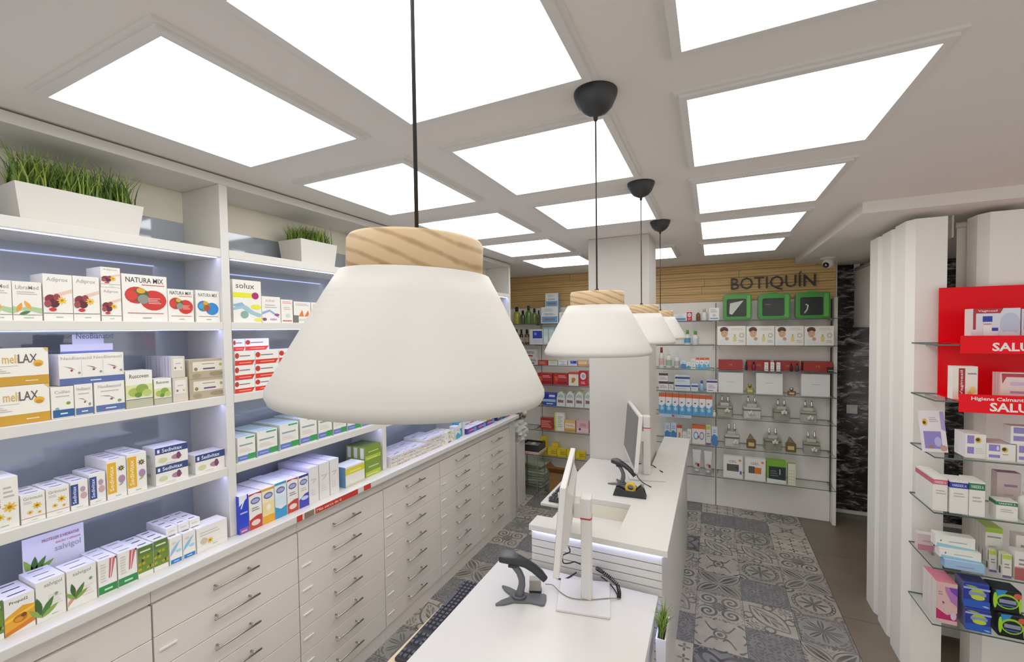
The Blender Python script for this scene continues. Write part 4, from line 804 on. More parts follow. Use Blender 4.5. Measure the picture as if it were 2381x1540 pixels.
 'creamfruit': ('#e6dccc', {'T': '#c85a52'}, [('r', 0, .85, 1, 1, '#c8504a'), ('e', .5, .45, .2, .16, '#cf7a4a'), ('e', .42, .3, .12, .1, '#7f9a4a')]),
 'redround': ('#c02c38', {}, [('e', .5, .66, .34, .24, '#ecdfe0'), ('e', .5, .66, .2, .14, '#a8b0c8'), ('b', .25, .12, .75, .32, 2, '#f0c8c8')]),
 'bluecard': ('#3858b0', {}, [('r', .1, .55, .45, .9, '#2338a0'), ('r', .5, .7, .95, .85, '#dfe4f0'), ('r', 0, .3, 1, .5, '#a9c0d8'), ('b', .3, .08, .8, .24, 1, '#e0e6f4')]),
 'redgrid': ('#b8463e', {}, [('b', .08, .2, .92, .8, 4, '#d8a89c'), ('r', 0, .86, 1, .94, '#8c2c28')]),
 'yelwhite': ('#e9e8da', {'L': '#dde04a'}, [('r', 0, 0, .16, 1, '#dfe04a'), ('b', .3, .2, .8, .85, 6, '#a8b8a8')]),
 'peach': ('#e2b878', {}, [('r', .05, .35, .95, .75, '#f0e2c8'), ('b', .1, .45, .9, .65, 2, '#d08a4a'), ('r', 0, .05, 1, .22, '#d09a4a')]),
 'pinkbox': ('#dcb2b8', {'R': '#a83a58'}, [('r', .02, .04, .98, .4, '#e6ccd0'), ('e', .28, .3, .09, .1, '#8a2040'), ('b', .3, .55, .8, .8, 2, '#b86a7c')]),
 'yelpack': ('#dcc42a', {}, [('r', .05, .1, .35, .9, '#e8d02e'), ('b', .4, .25, .95, .75, 2, '#a8841a')]),
 'greylabel': ('#c9c8c6', {}, [('b', .1, .5, .9, .8, 2, '#55607a'), ('r', .1, .15, .7, .32, '#9a3a50')]),
 'bluewhite': ('#d9dee2', {}, [('r', .25, .4, .95, .9, '#2f49b4'), ('e', .45, .7, .1, .1, '#8a9ae0'), ('r', .3, .1, .9, .34, '#c9cde6')]),
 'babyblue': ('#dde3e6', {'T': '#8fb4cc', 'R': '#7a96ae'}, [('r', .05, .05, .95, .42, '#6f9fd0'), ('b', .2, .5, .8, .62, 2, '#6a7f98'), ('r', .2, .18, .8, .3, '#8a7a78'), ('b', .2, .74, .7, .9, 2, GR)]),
 'paleblue': ('#c9d8dc', {}, [('r', .1, .1, .9, .5, '#dfe6e6'), ('r', 0, .9, 1, 1, '#9fc0cc')]),
 # right display
 'wipes': ('#dfe3ee', {'L': '#e4d6d6'}, [('p', [(.04, 1), (.66, 1), (.6, .86), (.1, .86), (.1, .4), (.04, .4)], '#b8323a'), ('t', 'Vaginesil', .14, .885, .4, .08, '#f0e0e0'), ('r', .24, .62, .44, .78, '#2f3fa8'), ('r', .42, .36, .56, .45, '#2f3fa8'), ('r', .26, .54, .42, .57, '#c08a98'), ('e', .8, .55, .2, .32, '#c3cfe6'), ('e', .78, .2, .2, .14, '#e6e9f0'), ('r', .25, .05, .43, .52, '#eef0f4'), ('r', .43, .05, .55, .34, '#eef0f4'), ('l', .3, .1, .14, 20, .03, '#5a6ab8'), ('l', .6, .14, .12, 330, .03, '#5a6ab8')]),
 'vertred': ('#ebe8e0', {}, [('r', .24, .06, .5, .94, '#a8262e'), ('v', 'Vaginesil', .30, .12, .14, .76, '#f0e4e4'), ('b', .6, .74, .95, .84, 1, GY), ('l', .66, .1, .4, 75, .1, '#e2bd4a'), ('e', .82, .3, .12, .1, '#e8cf7a')]),
 'pinkline': ('#ead9d6', {}, [('p', [(.02, .96), (.9, .96), (.86, .84), (.12, .84), (.04, .6)], '#b8404a'), ('r', .2, .55, .98, .68, '#cfbfd8'), ('r', .2, .28, .98, .36, '#c08ab0'), ('b', .1, .05, .5, .15, 1, '#b8404a')]),
 'lilacA': (WH, {'L': '#e2dfdf', 'T': '#e9e6e2'}, [('r', .08, .60, .42, .94, '#8f84c4'), ('r', .08, .18, .42, .46, '#8f84c4'), ('e', .62, .76, .16, .12, '#d8b33c'), ('e', .6, .78, .1, .07, '#4a3a20'), ('b', .5, .2, .95, .45, 3, '#d3cfc8')]),
 'lilacB': (WH, {'T': '#dccfcf'}, [('r', .06, .55, .46, .94, '#8f84c4'), ('r', .06, .16, .46, .34, '#8f84c4'), ('e', .62, .68, .12, .16, '#d8b33c'), ('e', .6, .7, .07, .1, '#4a3a20'), ('e', .37, .74, .05, .14, '#dcd4ec'), ('b', .55, .36, .75, .44, 1, '#b06a60')]),
 'lilacCard': ('#e3dee2', {}, [('r', .12, .08, .80, .5, '#8f84c8'), ('e', .22, .72, .1, .09, '#d8b33c'), ('e', .2, .71, .06, .04, '#4a3a20'), ('p', [(.84, .55), (1, .5), (1, .98), (.84, .98)], '#a89ad0'), ('e', .36, .13, .12, .04, '#a8786a'), ('e', .84, .1, .14, .07, '#c09a86'), ('e', .65, .25, .14, .12, '#b8b0dc'), ('b', .4, .72, .75, .86, 3, GR)]),
 'bandP': (WH, {'T': '#eae7e2'}, [('r', 0, .80, 1, .95, '#cf6a80'), ('t', 'VARIDEX A', .1, .835, .8, .07, '#f2dade'), ('rL', 0, .80, 1, .95, '#cf6a80'), ('b', .2, .5, .9, .66, 2, GR)]),
 'bandB': (WH, {'T': '#eae7e2'}, [('r', 0, .78, 1, .95, '#2c3a9c'), ('t', 'VARIDEX A', .1, .82, .8, .08, '#d8dcf2'), ('rL', 0, .78, 1, .95, '#2c3a9c'), ('b', .2, .5, .8, .66, 2, GR)]),
 'bandG': (WH, {'T': '#eae7e2'}, [('r', 0, .76, 1, .95, '#2f7a55'), ('t', 'VARIDEX A', .1, .81, .8, .09, '#d8ecdf'), ('rL', 0, .76, 1, .95, '#2f7a55'), ('b', .2, .4, .8, .6, 2, GR)]),
 'mauve': ('#cbb8b6', {'T': '#8a5a8c'}, [('b', .3, .62, .85, .76, 1, '#9a7a94'), ('b', .3, .2, .85, .5, 3, '#b8a4a4')]),
 'bluelong': (WH, {}, [('l', .14, .4, .08, 80, .02, '#2f8aa0'), ('b', .35, .4, .8, .6, 1, '#a8b4ba'), ('p', [(.04, .0), (1, 0), (1, .1), (.04, .28)], '#8fc4d4')]),
 'bluepale': ('#9fc0e0', {'T': '#b6d0e8', 'L': '#8fb4d8'}, [('b', .3, .3, .75, .55, 1, '#a08ab8')]),
 'pinkdim': ('#e4d2d2', {}, [('r', 0, .0, 1, .35, '#cf8aa0'), ('b', .3, .5, .8, .7, 1, '#d8a8b0')]),
 'limetop': ('#d9d7cf', {'L': '#cfccc2', 'T': '#a9c25a'}, [('r', 0, .88, 1, 1, '#9cbc3c'), ('b', .1, .74, .9, .82, 1, GY), ('b', .2, .3, .8, .6, 3, GR), ('rL', .15, .1, .3, .4, '#6a6a66')]),
 'limesml': ('#d9d7cf', {'L': '#e4e2da', 'T': '#d8dcb0'}, [('r', 0, .8, 1, .98, '#b4cc4a'), ('b', .2, .4, .8, .65, 2, GY), ('r', .0, 0, 1, .1, '#7a5a98'), ('rL', .2, .1, .6, .4, '#4d4c4a'), ('rL', .6, .5, .8, .95, '#8aac3c')]),
 'rosewht': ('#e3dcda', {'L': '#e9e4e2'}, [('b', .2, .5, .8, .8, 2, GY), ('r', 0, 0, 1, .42, '#a8605c'), ('r', 0, .42, 1, .46, '#c8948c')]),
 'pinkpad': ('#ddb8b4', {'T': '#e0869c', 'L': '#e8ded8'}, [('p', [(.4, .9), (1, .9), (1, .45), (.7, .55), (.45, .78)], '#b87ab8'), ('p', [(.6, .9), (1, .9), (1, .7), (.7, .8)], '#7a4ab0'), ('p', [(0, .1), (1, .1), (1, .3), (.5, .22), (0, .36)], '#c02a68'), ('e', .82, .22, .14, .1, '#cfc4dc'), ('l', .3, .55, .2, 290, .04, '#5a4a4e'), ('b', .1, .68, .3, .8, 2, '#a88a8a')]),
}
CARTON = {}
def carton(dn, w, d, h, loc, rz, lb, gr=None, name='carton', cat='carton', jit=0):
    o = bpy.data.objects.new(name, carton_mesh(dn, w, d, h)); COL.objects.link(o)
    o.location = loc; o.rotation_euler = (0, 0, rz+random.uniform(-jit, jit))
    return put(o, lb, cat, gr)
XL = -1.887
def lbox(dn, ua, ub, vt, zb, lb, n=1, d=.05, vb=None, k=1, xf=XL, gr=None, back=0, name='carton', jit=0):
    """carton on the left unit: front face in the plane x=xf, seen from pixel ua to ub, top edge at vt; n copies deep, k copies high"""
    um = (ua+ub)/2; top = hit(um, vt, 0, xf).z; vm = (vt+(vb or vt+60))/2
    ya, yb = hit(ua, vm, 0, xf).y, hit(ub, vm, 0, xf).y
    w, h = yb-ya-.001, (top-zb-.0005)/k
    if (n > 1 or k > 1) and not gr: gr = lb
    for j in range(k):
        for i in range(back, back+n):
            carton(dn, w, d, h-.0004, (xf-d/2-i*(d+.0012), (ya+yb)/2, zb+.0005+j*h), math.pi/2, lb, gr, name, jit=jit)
    return top
def ybox(dn, ua, ub, vt, zb, lb, n=1, d=.05, yf=4.86, vb=None, k=1, gr=None, name='carton', rz=0, jit=0):
    um = (ua+ub)/2; top = hit(um, vt, 1, yf).z; vm = (vt+(vb or vt+40))/2
    xa, xb = hit(ua, vm, 1, yf).x, hit(ub, vm, 1, yf).x
    w, h = xb-xa-.001, (top-zb-.0005)/k
    if (n > 1 or k > 1) and not gr: gr = lb
    for j in range(k):
        for i in range(n):
            carton(dn, w, d, h-.0004, ((xa+xb)/2, yf+d/2+i*(d+.0012), zb+.0005+j*h), rz, lb, gr, name, jit=jit)
    return top
zB, zC_, zD = SH[1][1], SH[2][1], SH[3][1]
# ---- row 1 (second shelf from the top)
lbox('wave', -42, 27, 650, zB, 'white carton with green wave and orange figure', d=.06, gr='green wave cartons')
lbox('wave', 28, 97, 655, zB, 'white carton with green wave and orange figure', d=.06, gr='green wave cartons')
lbox('berry', 99, 168, 638, zB, 'tall white carton with dark berries and yellow flower', d=.09, gr='tall berry cartons')
lbox('berry', 169, 231, 643, zB, 'tall white carton with dark berries and yellow flower', d=.09, gr='tall berry cartons')
t_ = lbox('berry', 235, 282, 669, zB, 'small berry carton standing under another small one', d=.07)
lbox('berry', 234, 280, 622, t_, 'small berry carton stacked on another small one', d=.1)
lbox('ovalR', 283, 388, 640, zB, 'large white carton with big red ovals', d=.08)
lbox('ovalR', 390, 450, 673, zB, 'small white carton with red ovals', d=.06)
lbox('ovalB', 455, 511, 676, zB, 'small white carton with blue ovals', d=.06)
lbox('swirl', 541, 607, 652, zB, 'tall white carton with lime band and blue swirls', d=.07)
lbox('swirlS', 609, 652, 690, zB, 'short white carton with small blue and purple swirls', d=.06)
lbox('slim', 654, 681, 697, zB, 'narrow white carton with red foot line', d=.05)
lbox('flame', 683, 722, 702, zB, 'white carton with two orange flames', d=.06)
lbox('bluecorner', 724, 757, 704, zB, 'white carton with a blue corner shape', d=.06)
# ---- row 2
t_ = lbox('gold', -75, 116, 899, zC_, 'wide white and gold carton at the bottom of the pair', d=.13)
lbox('gold', -77, 113, 811, t_, 'wide white and gold carton stacked on its twin', d=.13)
lbox('bluefoot', 118, 172, 899, zC_, 'white carton with a dark blue foot', d=.06)
t_ = lbox('acid', 173, 216, 893, zC_, 'white carton with slate foot and rose sprig, narrow one', d=.07, vb=955)
lbox('acid', 219, 290, 887, zC_, 'broad white carton with slate foot and sprig', d=.08, vb=950)
lbox('acid3', 136, 288, 822, hit(212, 892, 0, XL).z, 'long display box with three sprigs and slate foot', d=.10, xf=XL-.004)
a = hit(140, 800, 0, -1.975); b_ = hit(262, 800, 0, -1.975); zt = hit(200, 778, 0, -1.975).z; z1 = hit(200, 826, 0, -1.98).z; z2 = hit(200, 800, 0, -1.975).z
zdb = hit(212, 822, 0, XL-.004).z+.001
hm = MB().box((-1.978, a.y, zdb), (-1.975, b_.y, z2), pc('#d9d7e6')).box((-1.978, a.y+.03, z2), (-1.975, b_.y-.025, zt), pc('#cfcde0'))
hm.box((-1.9749, a.y, zdb), (-1.9745, b_.y, zdb+.006), pc('#6f7cc0')).text('NeoBianacid', (-1.9744, a.y+.04, z2+.018), (0, 1, 0), (0, 0, 1), .1, .02, pc('#6a6d98'))
single(hm, 'display_header', 'lilac stepped header card on the long display box', 'card')
lbox('olive', 292, 355, 862, zC_, 'tall carton with green leaves and grey foot', d=.07, vb=945)
lbox('olive', 358, 399, 880, zC_, 'short carton with green leaves and grey foot', d=.06, vb=940)
t_ = lbox('teaS', 402, 437, 878, zC_, 'small beige carton with white label under a second', d=.07, vb=930)
lbox('teaS', 398, 430, 829, t_, 'small beige cartons in the upper row', n=3, d=.06, vb=876)
t_ = lbox('tea', 441, 524, 879, zC_, 'beige patterned tea carton at the stack bottom', d=.08, vb=925)
lbox('tea', 439, 522, 835, t_, 'beige patterned tea carton on the stack top', d=.08, vb=878)
zz = zC_
for r, (vt, vs_) in enumerate(((880, 3), (847, 3), (815, 3))):
    tops = hit(594, vt, 0, XL).z
    for c, (ua, ub) in enumerate(((546, 593), (594, 648), (649, 703))):
        ya, yb = hit(ua, vt+15, 0, XL).y, hit(ub, vt+15, 0, XL).y
        carton('redband', yb-ya-.001, .07, tops-zz-.001, (XL-.035, (ya+yb)/2, zz+.0005), math.pi/2, 'white carton with red dot and red band in a stack', 'stack of red banded cartons')
    zz = tops
for ua, ub in ((544, 571), (572, 627)):
    ya, yb = hit(ua, 800, 0, XL-.03).y, hit(ub, 800, 0, XL-.03).y; tops = hit(594, 787, 0, XL-.03).z
    carton('redband', yb-ya-.001, .07, tops-zz-.001, (XL-.07, (ya+yb)/2, zz+.0005), math.pi/2, 'white carton with red dot and red band in a stack', 'stack of red banded cartons')
# ---- row 3
lbox('bigflower', -22, 44, 1112, zD, 'tall carton with large yellow flowers', n=2, d=.06, vb=1225)
lbox('flower', 48, 106, 1147, zD, 'white carton with yellow flowers in two rows', n=3, d=.035, vb=1215, gr='yellow flower cartons')
lbox('flower', 107, 162, 1132, zD, 'white carton with yellow flowers in two rows', n=3, d=.035, vb=1200, gr='yellow flower cartons')
lbox('bluevert', 164, 205, 1118, zD, 'white carton with upright blue band', n=3, d=.04, vb=1180, gr='upright blue band cartons')
lbox('bluevert', 208, 246, 1100, zD, 'white carton with upright blue band', n=3, d=.04, vb=1165, gr='upright blue band cartons')
lbox('yelvert', 248, 294, 1067, zD, 'white carton with upright yellow band', n=4, d=.038, vb=1145, gr='upright yellow band cartons')
lbox('yelvert', 295, 341, 1053, zD, 'white carton with upright yellow band', n=4, d=.038, vb=1130, gr='upright yellow band cartons')
t_ = lbox('bluetop', 362, 438, 1078, zD, 'carton with dark blue top band, lower of the stacked two', d=.09, vb=1125)
lbox('bluetop', 360, 437, 1036, t_, 'carton with dark blue top band, upper of the stacked two', d=.09, vb=1075)
lbox('bluetop', 454, 523, 1052, zD, 'carton with dark blue top band standing alone by the upright', d=.08, vb=1100)
for i, (ua, ub, vt) in enumerate(((552, 594, 1014), (598, 645, 1000), (651, 694, 984), (698, 737, 970), (740, 772, 960), (775, 805, 955), (808, 838, 950), (841, 866, 945))):
    lbox('greenfoot', ua, ub, vt, zD, 'white carton with blue and green foot, filled rows', n=3, d=.065, vb=vt+55, gr='blue and green foot cartons')
lbox('plain', 868, 884, 945, zD, 'plain pale carton by the upright on the blue and green row', d=.06, vb=985)
# ---- row 4 (worktop)
XW = -1.852
lbox('meadow', -30, 8, 1400, WT, 'carton with green meadow cut off by the shelf edge', n=3, d=.04, vb=1470, xf=XW)
lbox('honey', 9, 82, 1384, WT, 'white and orange honey carton', n=3, d=.04, vb=1455, xf=XW)
lbox('sage', 83, 153, 1345, WT, 'white carton with a spray of sage leaves', n=3, d=.04, vb=1430, xf=XW, gr='sage leaf cartons')
lbox('sage2', 155, 225, 1318, WT, 'white carton with sage leaves and pink root', n=2, d=.04, vb=1400, xf=XW)
lbox('stripe', 228, 272, 1298, WT, 'white carton with pink stripe and green foot', n=3, d=.04, vb=1370, xf=XW, gr='pink stripe cartons')
lbox('stripe', 274, 319, 1280, WT, 'white carton with pink stripe and green foot', n=3, d=.04, vb=1350, xf=XW, gr='pink stripe cartons')
lbox('meadow', 320, 356, 1268, WT, 'carton with yellow flowers on green', n=3, d=.04, vb=1330, xf=XW, gr='flower meadow cartons')
lbox('meadow', 357, 391, 1253, WT, 'carton with yellow flowers on green', n=3, d=.04, vb=1315, xf=XW, gr='flower meadow cartons')
for ua, ub, vt in ((394, 424, 1248), (425, 455, 1236)):
    lbox('bluewave', ua, ub, vt, WT, 'white carton with light blue wave and blue foot', n=3, d=.045, vb=vt+55, xf=XW, gr='light blue wave cartons')
a_ = hit(394, 1250, 0, XW).y; tz = hit(425, 1242, 0, XW).z
for i in range(3):
    for j in range(3): carton('whitetop', .038, .045, .03, (XW-.05-i*.047, a_+.022+j*.040, tz+.0012), math.pi/2, 'small white carton lying on the light blue wave row', 'white cartons on the wave row')
lbox('daisy', 457, 529, 1217, WT, 'wide white carton with a small yellow flower', d=.07, vb=1280, xf=XW)
# header card behind the sage cartons
xh = -1.985; a = hit(52, 1290, 0, xh).y; b_ = hit(197, 1290, 0, xh).y; z0 = WT+.001; z3 = hit(125, 1235, 0, xh).z
hm = MB().box((xh-.003, a, z0), (xh, b_, z3), pc('#dcdaea')).box((xh, a, z0+.075), (xh+.0005, b_, z0+.1), pc('#5f8a45'))
wc = b_-a
hm.text('PROTEGER E HIDRATAR', (xh+.0008, a+.3*wc, z3-.028), (0, 1, 0), (0, 0, 1), .62*wc, .010, pc('#9a4a78')).text('ENCÍAS Y LENGUA', (xh+.0008, a+.52*wc, z3-.044), (0, 1, 0), (0, 0, 1), .42*wc, .009, pc('#c05a78'))
hm.text('salvigol', (xh+.0008, a+.5*wc, z3-.075), (0, 1, 0), (0, 0, 1), .44*wc, .025, pc('#9aa3a8'))
for k, (an, c) in enumerate(((60, '#4f7a3a'), (85, '#3f6430'), (35, '#86a64b'), (110, '#86a64b'))):
    an = R_(an); t2 = Vector((0, math.cos(an), math.sin(an))); s2 = Vector((0, -math.sin(an), math.cos(an))); c0 = Vector((xh+.001, a+.022, z0+.10))
    pts = [c0+t2*(.06*i/5)+s2*(.008*math.sin(math.pi*i/5)) for i in range(6)]+[c0+t2*(.06*i/5)-s2*(.008*math.sin(math.pi*i/5)) for i in range(4, 0, -1)]
    hm.add(pts, [list(range(10))], pc(c))
single(hm, 'display_header', 'large pale header card with green band and sage leaves', 'card')
# bay 2 worktop
XW2 = -1.848
lbox('blue7', 556, 578, 1152, WT, 'bright blue carton next to the upright', n=3, d=.05, vb=1235, xf=XW2)
for dn, ua, ub, vt, nm in (('logoR', 579, 609, 1146, 'slim carton with oval logo and red foot'), ('logoY', 610, 638, 1134, 'slim yellow carton with oval logo'), ('logoB', 639, 666, 1121, 'slim pale blue carton with oval logo'), ('logoR', 668, 693, 1113, 'slim carton with oval logo and red foot'), ('logoV', 695, 717, 1104, 'slim carton with oval logo and violet foot')):
    lbox(dn, ua, ub, vt, WT, nm, n=4, d=.045, vb=vt+70, xf=XW2, gr=nm)
for ua, ub, vt in ((718, 741, 1086), (742, 766, 1076), (767, 788, 1067)):
    lbox('plain', ua, ub, vt, WT, 'plain pale carton in a filled block', n=5, d=.045, vb=vt+70, xf=XW2, gr='block of plain pale cartons')
lbox('bluyel', 803, 848, 1080, WT, 'carton with yellow band and blue side', n=2, d=.05, vb=1115, xf=XW2)
gx = XW2-.02
t1 = hit(866, 1067, 0, gx).z; t2_ = hit(866, 1035, 0, gx).z
for (zb_, zt_) in ((WT, t1), (t1, t2_)):
    ya, yb = hit(849, 1075, 0, gx).y, hit(886, 1075, 0, gx).y
    for i in range(3): carton('green', yb-ya-.004, .05, zt_-zb_-.001, (gx-.025-i*.0515, (ya+yb)/2, zb_+.0005), math.pi/2, 'olive and lime carton in the stack by the upright', 'stack of olive cartons')
# bay 3 worktop: flat stacks
rr = random.Random(11)
for i in range(9):
    y = 2.115+i*.062
    nn = 3 if i < 6 else 4; ks = (2, 1)
    for kx in range(2):
        for k in range(nn):
            if kx and k < nn-1: continue
            carton('flatw' if (i+k) % 3 else 'flatg', .058, .10, .022, (XW2-.055-kx*.103, y+.03, WT+.0005+k*.0225), math.pi/2, 'flat white carton lying in low stacks under the pendant', 'low stacks of flat white cartons')
for i, dn in enumerate(('flatg', 'whitetop', 'limesml', 'flatg')):
    for kx in range(3): carton(dn, .040, .05, .085, (XW2-.03-kx*.052, 2.70+i*.042, WT+.0005), math.pi/2, 'short upright white carton beside the flat stacks', 'upright cartons beside the flat stacks')
carton('teal', .06, .06, .10, (XW2-.035, 2.903, WT+.0005), math.pi/2, 'pale carton with teal wave next to the blue one')
carton('cyan', .055, .06, .135, (XW2-.05, 2.966, WT+.0005), math.pi/2, 'bright blue carton by the third upright')
# bay 4 worktop
for k in range(2):
    for i in range(3): carton('purple', .16, .05, .045, (XW2-.028-k*.053, 3.125+i*.165, WT+.0005), math.pi/2, 'flat violet and blue carton near the far end', 'violet cartons near the far end')
for i in range(3): carton('flatw', .16, .1, .06, (XW2-.13, 3.125+i*.165, WT+.0465), math.pi/2, 'white carton behind the violet cartons', 'white cartons behind the violet row')
for i, y in enumerate((3.42, 3.54)): carton('yellow', .07, .05, .12, (XW2-.028, y, WT+.0465), math.pi/2, 'yellow carton standing on the violet cartons', 'yellow cartons near the far end')
for i, dn in enumerate(('mixA', 'mixB', 'mixA', 'mixB', 'redround')): carton(dn, .052, .05, .13, (XW2-.03, 3.63+i*.056, WT+.0005), math.pi/2, ['dark carton with a red patch at the far end', 'blue carton with a pale patch at the far end', 'dark carton with a red patch at the far end', 'blue carton with a pale patch at the far end', 'red carton with a pale disc at the far end'][i], ['dark red-patch cartons', 'blue pale-patch cartons', 'dark red-patch cartons', 'blue pale-patch cartons', None][i])
carton('berry', .08, .06, .13, (XL-.03, 3.86, zB+.0005), math.pi/2, 'white berry carton against the last upright')
for zs in (zB, zC_, zD):
    for i, dn in enumerate(('whiteprint', 'purpleprint', 'bluestripe')):
        carton(dn, .09, .06, .12+.02*i, (XL-.03, 2.2+i*.26, zs+.0005), math.pi/2, 'white printed carton in the shelf bay behind the pendant', 'cartons in the bay behind the pendant')
        carton(dn, .09, .06, .14-.02*i, (XL-.03, 3.12+i*.24, zs+.0005), math.pi/2, 'white printed carton in the last shelf bay', 'cartons in the last shelf bay')
# ================================================================ BACK WALL PRODUCTS
DES['bluepack'] = ('#2b3f9a', {'L': '#6a6f9a', 'T': '#3a3f78'}, [('r', 0, .72, 1, .80, '#aab4e0'), ('r', 0, .0, 1, .3, '#2f5fc0'), ('e', .52, .56, .3, .2, '#a9c83a'), ('r', .2, .5, .85, .62, '#8f9ac8'), ('e', .55, .42, .26, .1, '#c3d64a'), ('l', .05, .86, .5, 355, .04, '#9ab83a'), ('l', .7, .12, .3, 350, .04, '#b0c4ee')])
DES['greenpack'] = ('#14191c', {'L': '#2a3030', 'T': '#1a2430'}, [('p', [(.1, .95), (.5, .98), (.3, .6), (.12, .55)], '#2f8fc8'), ('e', .5, .5, .4, .32, '#9ad02e'), ('e', .5, .48, .34, .25, '#1a2226'), ('r', .22, .42, .8, .58, '#8f9ab0'), ('e', .08, .5, .07, .34, '#a6dc2a'), ('e', .93, .42, .05, .34, '#a6dc2a'), ('e', .84, .8, .14, .12, '#d8604a'), ('r', .25, .3, .75, .36, '#4a66a8')])
def glassy(name, c, r=.12): return mat(name, c, r, spec=.7)
def bottle(lb, ua, ub, vt, zb, body, cap, kind='pump', yf=4.9, gr=None, lblc=None, name='bottle'):
    um = (ua+ub)/2; xa, xb = hit(ua, vt+15, 1, yf).x, hit(ub, vt+15, 1, yf).x; x = (xa+xb)/2; r = (xb-xa)/2*.94; h = hit(um, vt, 1, yf).z-zb-.001
    t = thing(name, lb, 'bottle', (x, yf+r, zb+.0006), gr)
    hb = h*.72
    part(MB().lathe([(0, 0), (r*.92, 0), (r, .004), (r, hb*.82), (r*.8, hb*.94), (r*.38, hb), (r*.38, hb+.004), (0, hb+.004)], body, seg=20, cap=False), 'body', t, local=True)
    if kind == 'pump':
        part(MB().lathe([(0, hb+.0045), (r*.42, hb+.0045), (r*.42, hb+h*.1), (r*.16, hb+h*.11), (r*.16, h-.006), (0, h-.006)], cap, seg=14, cap=False).box((-r*.75, -r*.2, h-.008), (r*.3, r*.2, h), cap), 'pump', t, local=True)
    else:
        part(MB().lathe([(0, hb+.0045), (r*.5, hb+.0045), (r*.48, h), (0, h)], cap, seg=16), 'cap', t, local=True)
    if lblc: part(MB().lathe([(r+.0003, hb*.2), (r+.0003, hb*.65)], lblc, seg=20, cap=False), 'label_wrap', t, local=True)
    return t
WP = mat('white_bottle', (.72, .73, .71), .35)
b0, b1_, b2_, b3, b4, b5, b6 = BZ
# --- right section, first shelf
def first_aid_kit(ua, ub, vt, k, lb):
    yf = 4.86; xa, xb = hit(ua, vt+30, 1, yf).x, hit(ub, vt+30, 1, yf).x; w = (xb-xa)/2; h = hit((ua+ub)/2, vt, 1, yf).z-b0-.0012
    t = thing('first_aid_kit', lb, 'first aid kit', ((xa+xb)/2, yf, b0+.0006))
    G = mat('kit_green', '#3f8f3c', .3, coat=.3); G2 = mat('kit_green_light', '#5fae4e', .3)
    def rrect(a, b_, c, d, r):
        p = []
        for (cx, cy, s) in ((c-r, b_+r, -90), (c-r, d-r, 0), (a+r, d-r, 90), (a+r, b_+r, 180)):
            for i in range(5): an = R_(s+i*22.5); p.append((cx+r*math.cos(an), cy+r*math.sin(an)))
        return p
    Mx = Matrix.Rotation(R_(90), 4, 'X')
    o_ = rrect(-w, 0, w, h, .03); i_ = rrect(-w*.72, h*.13, w*.62, h*.80, .015)
    # frame ring
    n = len(o_); fr = MB()
    v = [(x, -y0_, z) for y0_ in (0, -.085) for x, z in o_]+[(x, -y0_, z) for y0_ in (0, -.085) for x, z in i_]
    f = []
    for i in range(n):
        j = (i+1) % n
        f += [(i, j, 2*n+j, 2*n+i), (n+i, 3*n+i, 3*n+j, n+j), (i, n+i, n+j, j), (2*n+i, 2*n+j, 3*n+j, 3*n+i)]
    fr.add(v, f, G); part(fr, 'case_frame', t, bev=.004, local=True)
    part(MB().prism(i_, -.07, -.02, mat('kit_window', (.035, .042, .04), .15, noise=.3, scale=25), M=Mx), 'window', t, local=True)
    part(MB().box((w*.66, -.006, h*.06), (w*.92, -.0005, h*.94), G2), 'clasp_panel', t, bev=.003, local=True)
    part(MB().tube([(-w*.3, .03, h-.004), (-w*.28, .03, h+.006), (w*.2, .03, h+.006), (w*.22, .03, h-.004)], .006, G2), 'handle', t, local=True)
    c = pc('#c9cfc6')
    if k == 0: part(MB().add([(-w*.55, .0185, h*.25), (-w*.35, .0185, h*.2), (w*.45, .0185, h*.75), (-w*.5, .0185, h*.65)], [(0, 1, 2, 3)], c), 'contents', t, local=True)
    if k == 2: part(MB().sweep([(-w*.45, .0185, h*.22), (-w*.3, .0185, h*.35), (-w*.25, .0185, h*.5), (-w*.38, .0185, h*.55)], (.006, .001), c, up=(0, 1, 0)), 'contents', t, local=True)
    if k == 1: part(MB().box((-w*.55, .0185, h*.55), (-w*.2, .019, h*.6), pc('#8a5a50')), 'contents', t, local=True)
    return t
first_aid_kit(1681, 1748, 684, 0, 'green first aid case with white folded cloth showing')
first_aid_kit(1763, 1838, 682, 1, 'green first aid case with a plain dark window')
first_aid_kit(1850, 1931, 679, 2, 'green first aid case with a curved pale item showing')
ybox('babyblue', 1568, 1596, 730, b0, 'flat pale pack with blue print on the top glass shelf', d=.03)
ybox('redround', 1597, 1609, 726, b0, 'tiny red and white pack beside the flat pale pack', d=.03)
bottle('small amber bottle between the packs on the top glass shelf', 1618, 1629, 722, b0, mat('amber', '#7a5236', .2), WP, 'cap')
bottle('round white jar bottle beside the amber bottle', 1630, 1645, 718, b0, WP, mat('beige_cap', '#cbbfa0', .4), 'cap')
ybox('whiteprint', 1649, 1672, 716, b0, 'upright white carton next to the green cases', d=.05)
# --- second shelf
bottle('white bottle with green cap, the one beside the pendant edge', 1590, 1606, 768, b1_, WP, mat('lime_cap', '#6aa04a', .4), 'cap', lblc=pc('#5a9ac0'))
bottle('white bottle with green cap and blue label', 1608, 1625, 770, b1_, WP, mat('lime_cap', '#6aa04a', .4), 'cap', lblc=pc('#cfd8dc'))
for ua, ub in ((1668, 1734), (1735, 1801), (1802, 1869), (1870, 1939)):
    ybox('face', ua, ub, 758.5, b1_, 'white carton printed with a man beside a perfume bottle', d=.08, gr='cartons with a man portrait', yf=4.84)
